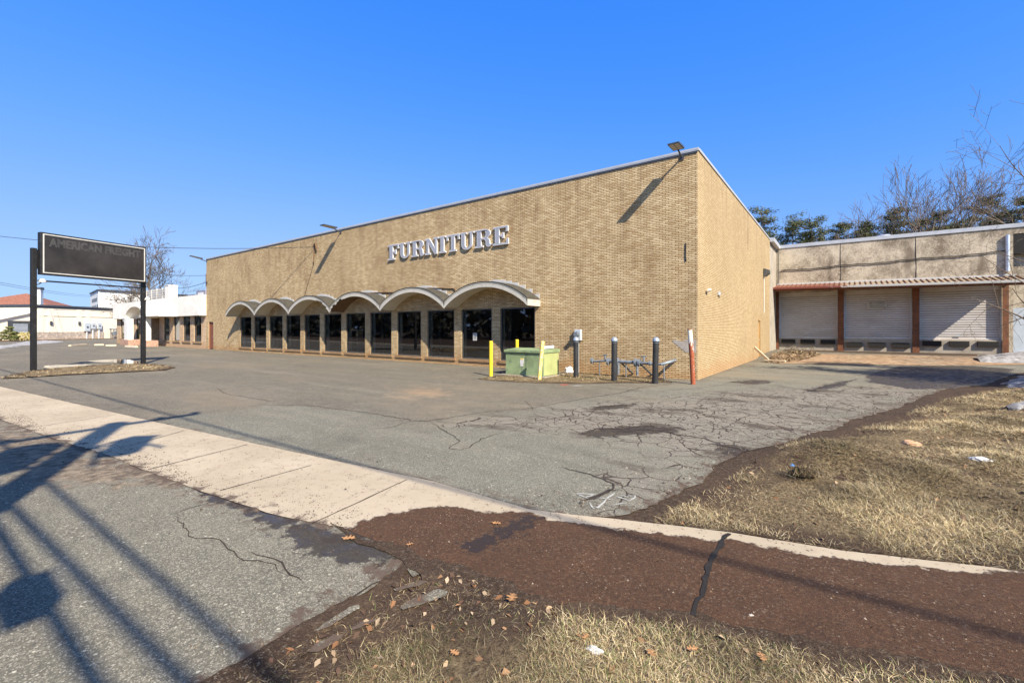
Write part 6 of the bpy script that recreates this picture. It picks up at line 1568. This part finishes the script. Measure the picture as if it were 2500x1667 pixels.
x, y = at(2550, 46); bare_tree('large bare tree at the right edge above the dock', x, y, 22.5, .28, 41, BG, (10, 4, 3, 2), 4, (-.05, -.02), .04, tw=.015, spread=(.6, 1.1))
x, y = at(2575, 19.5); bare_tree('bare tree whose twigs reach across the dock corner', x, y, 6.4, .09, 52, BG, (9, 4, 3, 2), 4, (-.10, -.05), -.01, tw=.006, spread=(.7, 1.3))
LGp = 'bare trees behind the low shop'
x, y = at(374, 84); bare_tree('bare tree rising behind the white shop chimney', x, y, 15.2, .28, 61, LGp, (16, 6, 4, 3), 4, (0, 0), .03, tw=.022, spread=(.4, .85))
x, y = at(322, 72); bare_tree('spreading low bare tree left of the sign post', x, y, 8.6, .18, 66, LGp, (11, 6, 5, 3), 4, (-.12, 0), .0, tw=.018, spread=(.7, 1.2))
# trees off to the right whose shade falls on the yard
SG = 'trees along the right boundary'
for i, (x, y, h) in enumerate(((9.4, 17.2, 10), (11.5, 19.6, 11), (13, 15.8, 11))): pine('evergreen off to the right shading the yard' , x, y, h, 300 + i, SG, 2.6, .12, .8)
for i, (x, y, h) in enumerate(()): bare_tree('leafless tree off to the right of the dock yard', x, y, h, .2, 320 + i, SG, (8, 5, 4, 3), 3, (0, 0), .06, tw=.03)
# dead brush at the dock corner
x, y = P(1935, 858); t = thing('dead_brush', 'clump of dead brush at the corner beside the left shutter', 'shrub', (x, y, .2))
e = MB(); rg = random.Random(5); zb0 = float(G(x, y))
for k in range(26):
    a = rg.uniform(0, 2 * math.pi); l = rg.uniform(.3, .8); q = Vector((x + rg.gauss(0, .4), y + rg.gauss(0, .2), zb0))
    e.tube([q, q + Vector((math.cos(a) * l * .4, math.sin(a) * l * .3, l * .55)), q + Vector((math.cos(a) * l, math.sin(a) * l * .5, l * .5 * rg.random()))], .008, 3, False)
e.build('twigs', M['bark'], t)
# the wood over the road that the shop windows reflect
n = 20000
V = np.stack([nr.uniform(-330, 60, n), nr.uniform(-40, -24, n), nr.uniform(0, 1, n) ** .8 * 13], 1)
V[:, 2] *= .65 + .35 * np.sin(V[:, 0] * .7) * np.sin(V[:, 0] * .23 + 1)
d = nr.normal(size=(n, 3)); d /= np.linalg.norm(d, axis=1)[:, None]; s_ = np.cross(d, nr.normal(size=(n, 3))); s_ /= np.linalg.norm(s_, axis=1)[:, None]
VV = np.stack([V - d * .9, V + s_ * .5, V + d * .9, V - s_ * .5], 1).reshape(-1, 3)
o = np_mesh('roadside_wood', VV, np.arange(n * 4).reshape(n, 4), M['needle'], col=np.repeat(np.array((.10, .095, .07)) * nr.uniform(.3, 1.6, (n, 1)), 4, 0)); tag(o, kind='stuff')

# ------------------------------------------------------------------ utility pole behind the camera and the overhead lines
TS = math.tan(SUN_EL) * hz_len            # height per unit of sun travel along y
def over(gxy, h): k = h / TS; return Vector((gxy[0] + SUN_RATIO * k, gxy[1] - k, h))
up_ = thing('utility_pole', 'wooden utility pole with crossarm beside the camera, seen by its shadow', 'pole', (0, 0, 0))
HX = 10.2
cpt = over((-9.62, 2.1), HX); bpx, bpy_ = cpt.x, cpt.y
e = MB(); e.tube([(bpx, bpy_, -.2), (bpx, bpy_, HX + .25)], [.22, .16], 14); e.build('shaft', M['pole_wood'], up_)
c1, c2 = over((-9.47, .82), HX), over((-9.83, 3.40), HX)
e = MB(); e.bar(c1, c2, .10, .12); e.build('crossarm', M['pole_wood'], up_)
for q in (c1.lerp(c2, .03), c1.lerp(c2, .75), c1.lerp(c2, .97)):
    e = MB(); e.lathe([(.0, 0), (.05, .02), (.06, .1), (.075, .14), (.06, .2), (0, .24)], q, 10); e.build('insulator', M['galv'], up_)
e = MB(); e.lathe([(.0, 0), (.30, .02), (.31, 1.0), (.2, 1.1), (0, 1.12)], (bpx - .5, bpy_ - .35, HX - 2.3), 16); e.build('transformer_can', M['galv'], up_)
e = MB(); e.lathe([(.0, 0), (.22, .02), (.23, .7), (0, .8)], (bpx + .1, bpy_ + .55, HX - 1.9), 16); e.build('transformer_can', M['galv'], up_)
e = MB()
for k in range(7):
    a = k * .9; e.tube([(bpx, bpy_, HX - 1.3 - .12 * k), (bpx + .6 * math.cos(a), bpy_ + .6 * math.sin(a), HX - 1.0 - .1 * k), (bpx + 1.0 * math.cos(a), bpy_ + 1.0 * math.sin(a), HX - 1.5)], .035, 6)
e.build('bracket', M['dark_metal'], up_)  # unseen arms added to give the pole shadow a leafy fringe
def line(label, g0, g1, h, r, ext=(12, 40), sag=.2, name='overhead_line'):
    a, b = over(g0, h), over(g1, h); d = (b - a).normalized(); a2 = a - d * ext[0]; b2 = b + d * ext[1]
    e = MB(); e.tube([a2.lerp(b2, k / 14) + Vector((0, 0, -sag * math.sin(math.pi * k / 14))) for k in range(15)], r, 6)
    tag(e.build(name, M['wire'], None), label, 'cable', 'overhead road lines')
    return a
line('thick overhead cable nearest the road', (-5.75, .55), (-2.6, .62), 7.0, .042)
line('overhead cable second from the road', (-5.94, .70), (-2.455, .86), 7.6, .04)
line('overhead cable third from the road', (-6.47, 1.01), (-2.54, 1.10), 7.9, .034)
line('thin high wire on the outer insulator', (-20.7, 2.77), (-2.31, 3.42), 10.45, .03, (20, 30))
q = over((-4.08, .55), 7.0)
e = MB(); e.box(q.x - .24, q.x + .24, q.y - .10, q.y + .10, q.z - .26, q.z - .05); tag(e.build('splice_case', M['black_rub'], None), 'black splice case hanging on the thick overhead cable', 'box')
def cable(label, pts, r=.012):
    e = MB()
    P_ = []
    for (a, b, sg) in pts:
        a, b = Vector(a), Vector(b)
        P_ += [a.lerp(b, k / 12) + Vector((0, 0, -sg * 4 * (k / 12) * (1 - k / 12))) for k in range(13)]
    e.tube(P_, r, 5); tag(e.build('overhead_line', M['wire'], None), label, 'cable', 'service wires on the left')
def at3(u, v, dpt): x, y = at(u, dpt); return (x, y, zat(v, dpt))
hx, ht = on_plane_y(480 + 1195 / 4.126, FY)
hk = (hx, FY - .06, zat(520 + 345 / 4.126, ht))
t = thing('service_hook', 'dark cable bracket and weatherhead high on the brick front', 'bracket', hk)
e = MB(); e.tube([(hk[0] - .15, FY, hk[2] + .15), (hk[0] + .25, FY - .15, hk[2] + .2), (hk[0] + .3, FY - .1, hk[2] - .15)], .035, 6); e.tube([(hk[0], FY - .02, hk[2] + .1), (hk[0] - .1, FY - .06, hk[2] - .9)], .03, 6); e.build('weatherhead', M['wood_raw'], t)
e = MB(); e.tube([(hk[0] - .1, FY - .012, hk[2] - .9), (hk[0] - 1.6, FY - .012, hk[2] - 3.6)], .012, 5); e.build('drop_wire', M['wire'], t)
cable('service wire running from the far left onto the brick front', [(at3(-120, 562, 30), hk, .5)], .016)
cable('lower pair of wires at the left, upper one', [(at3(-60, 678, 40), at3(240, 722, 118), .4)], .02)
cable('lower pair of wires at the left, bottom one', [(at3(-60, 683, 40), at3(225, 724, 124), .4)], .02)
cable('wire from behind the sign to the alarm box', [(at3(345, 658, 60), (XL - .2, FY + .3, 5.95), .3)], .016)
cable('slack wire rising from the shop roof to the alarm box', [(at3(430, 704, 44), (XL - .2, FY + .3, 5.5), .15)], .02)
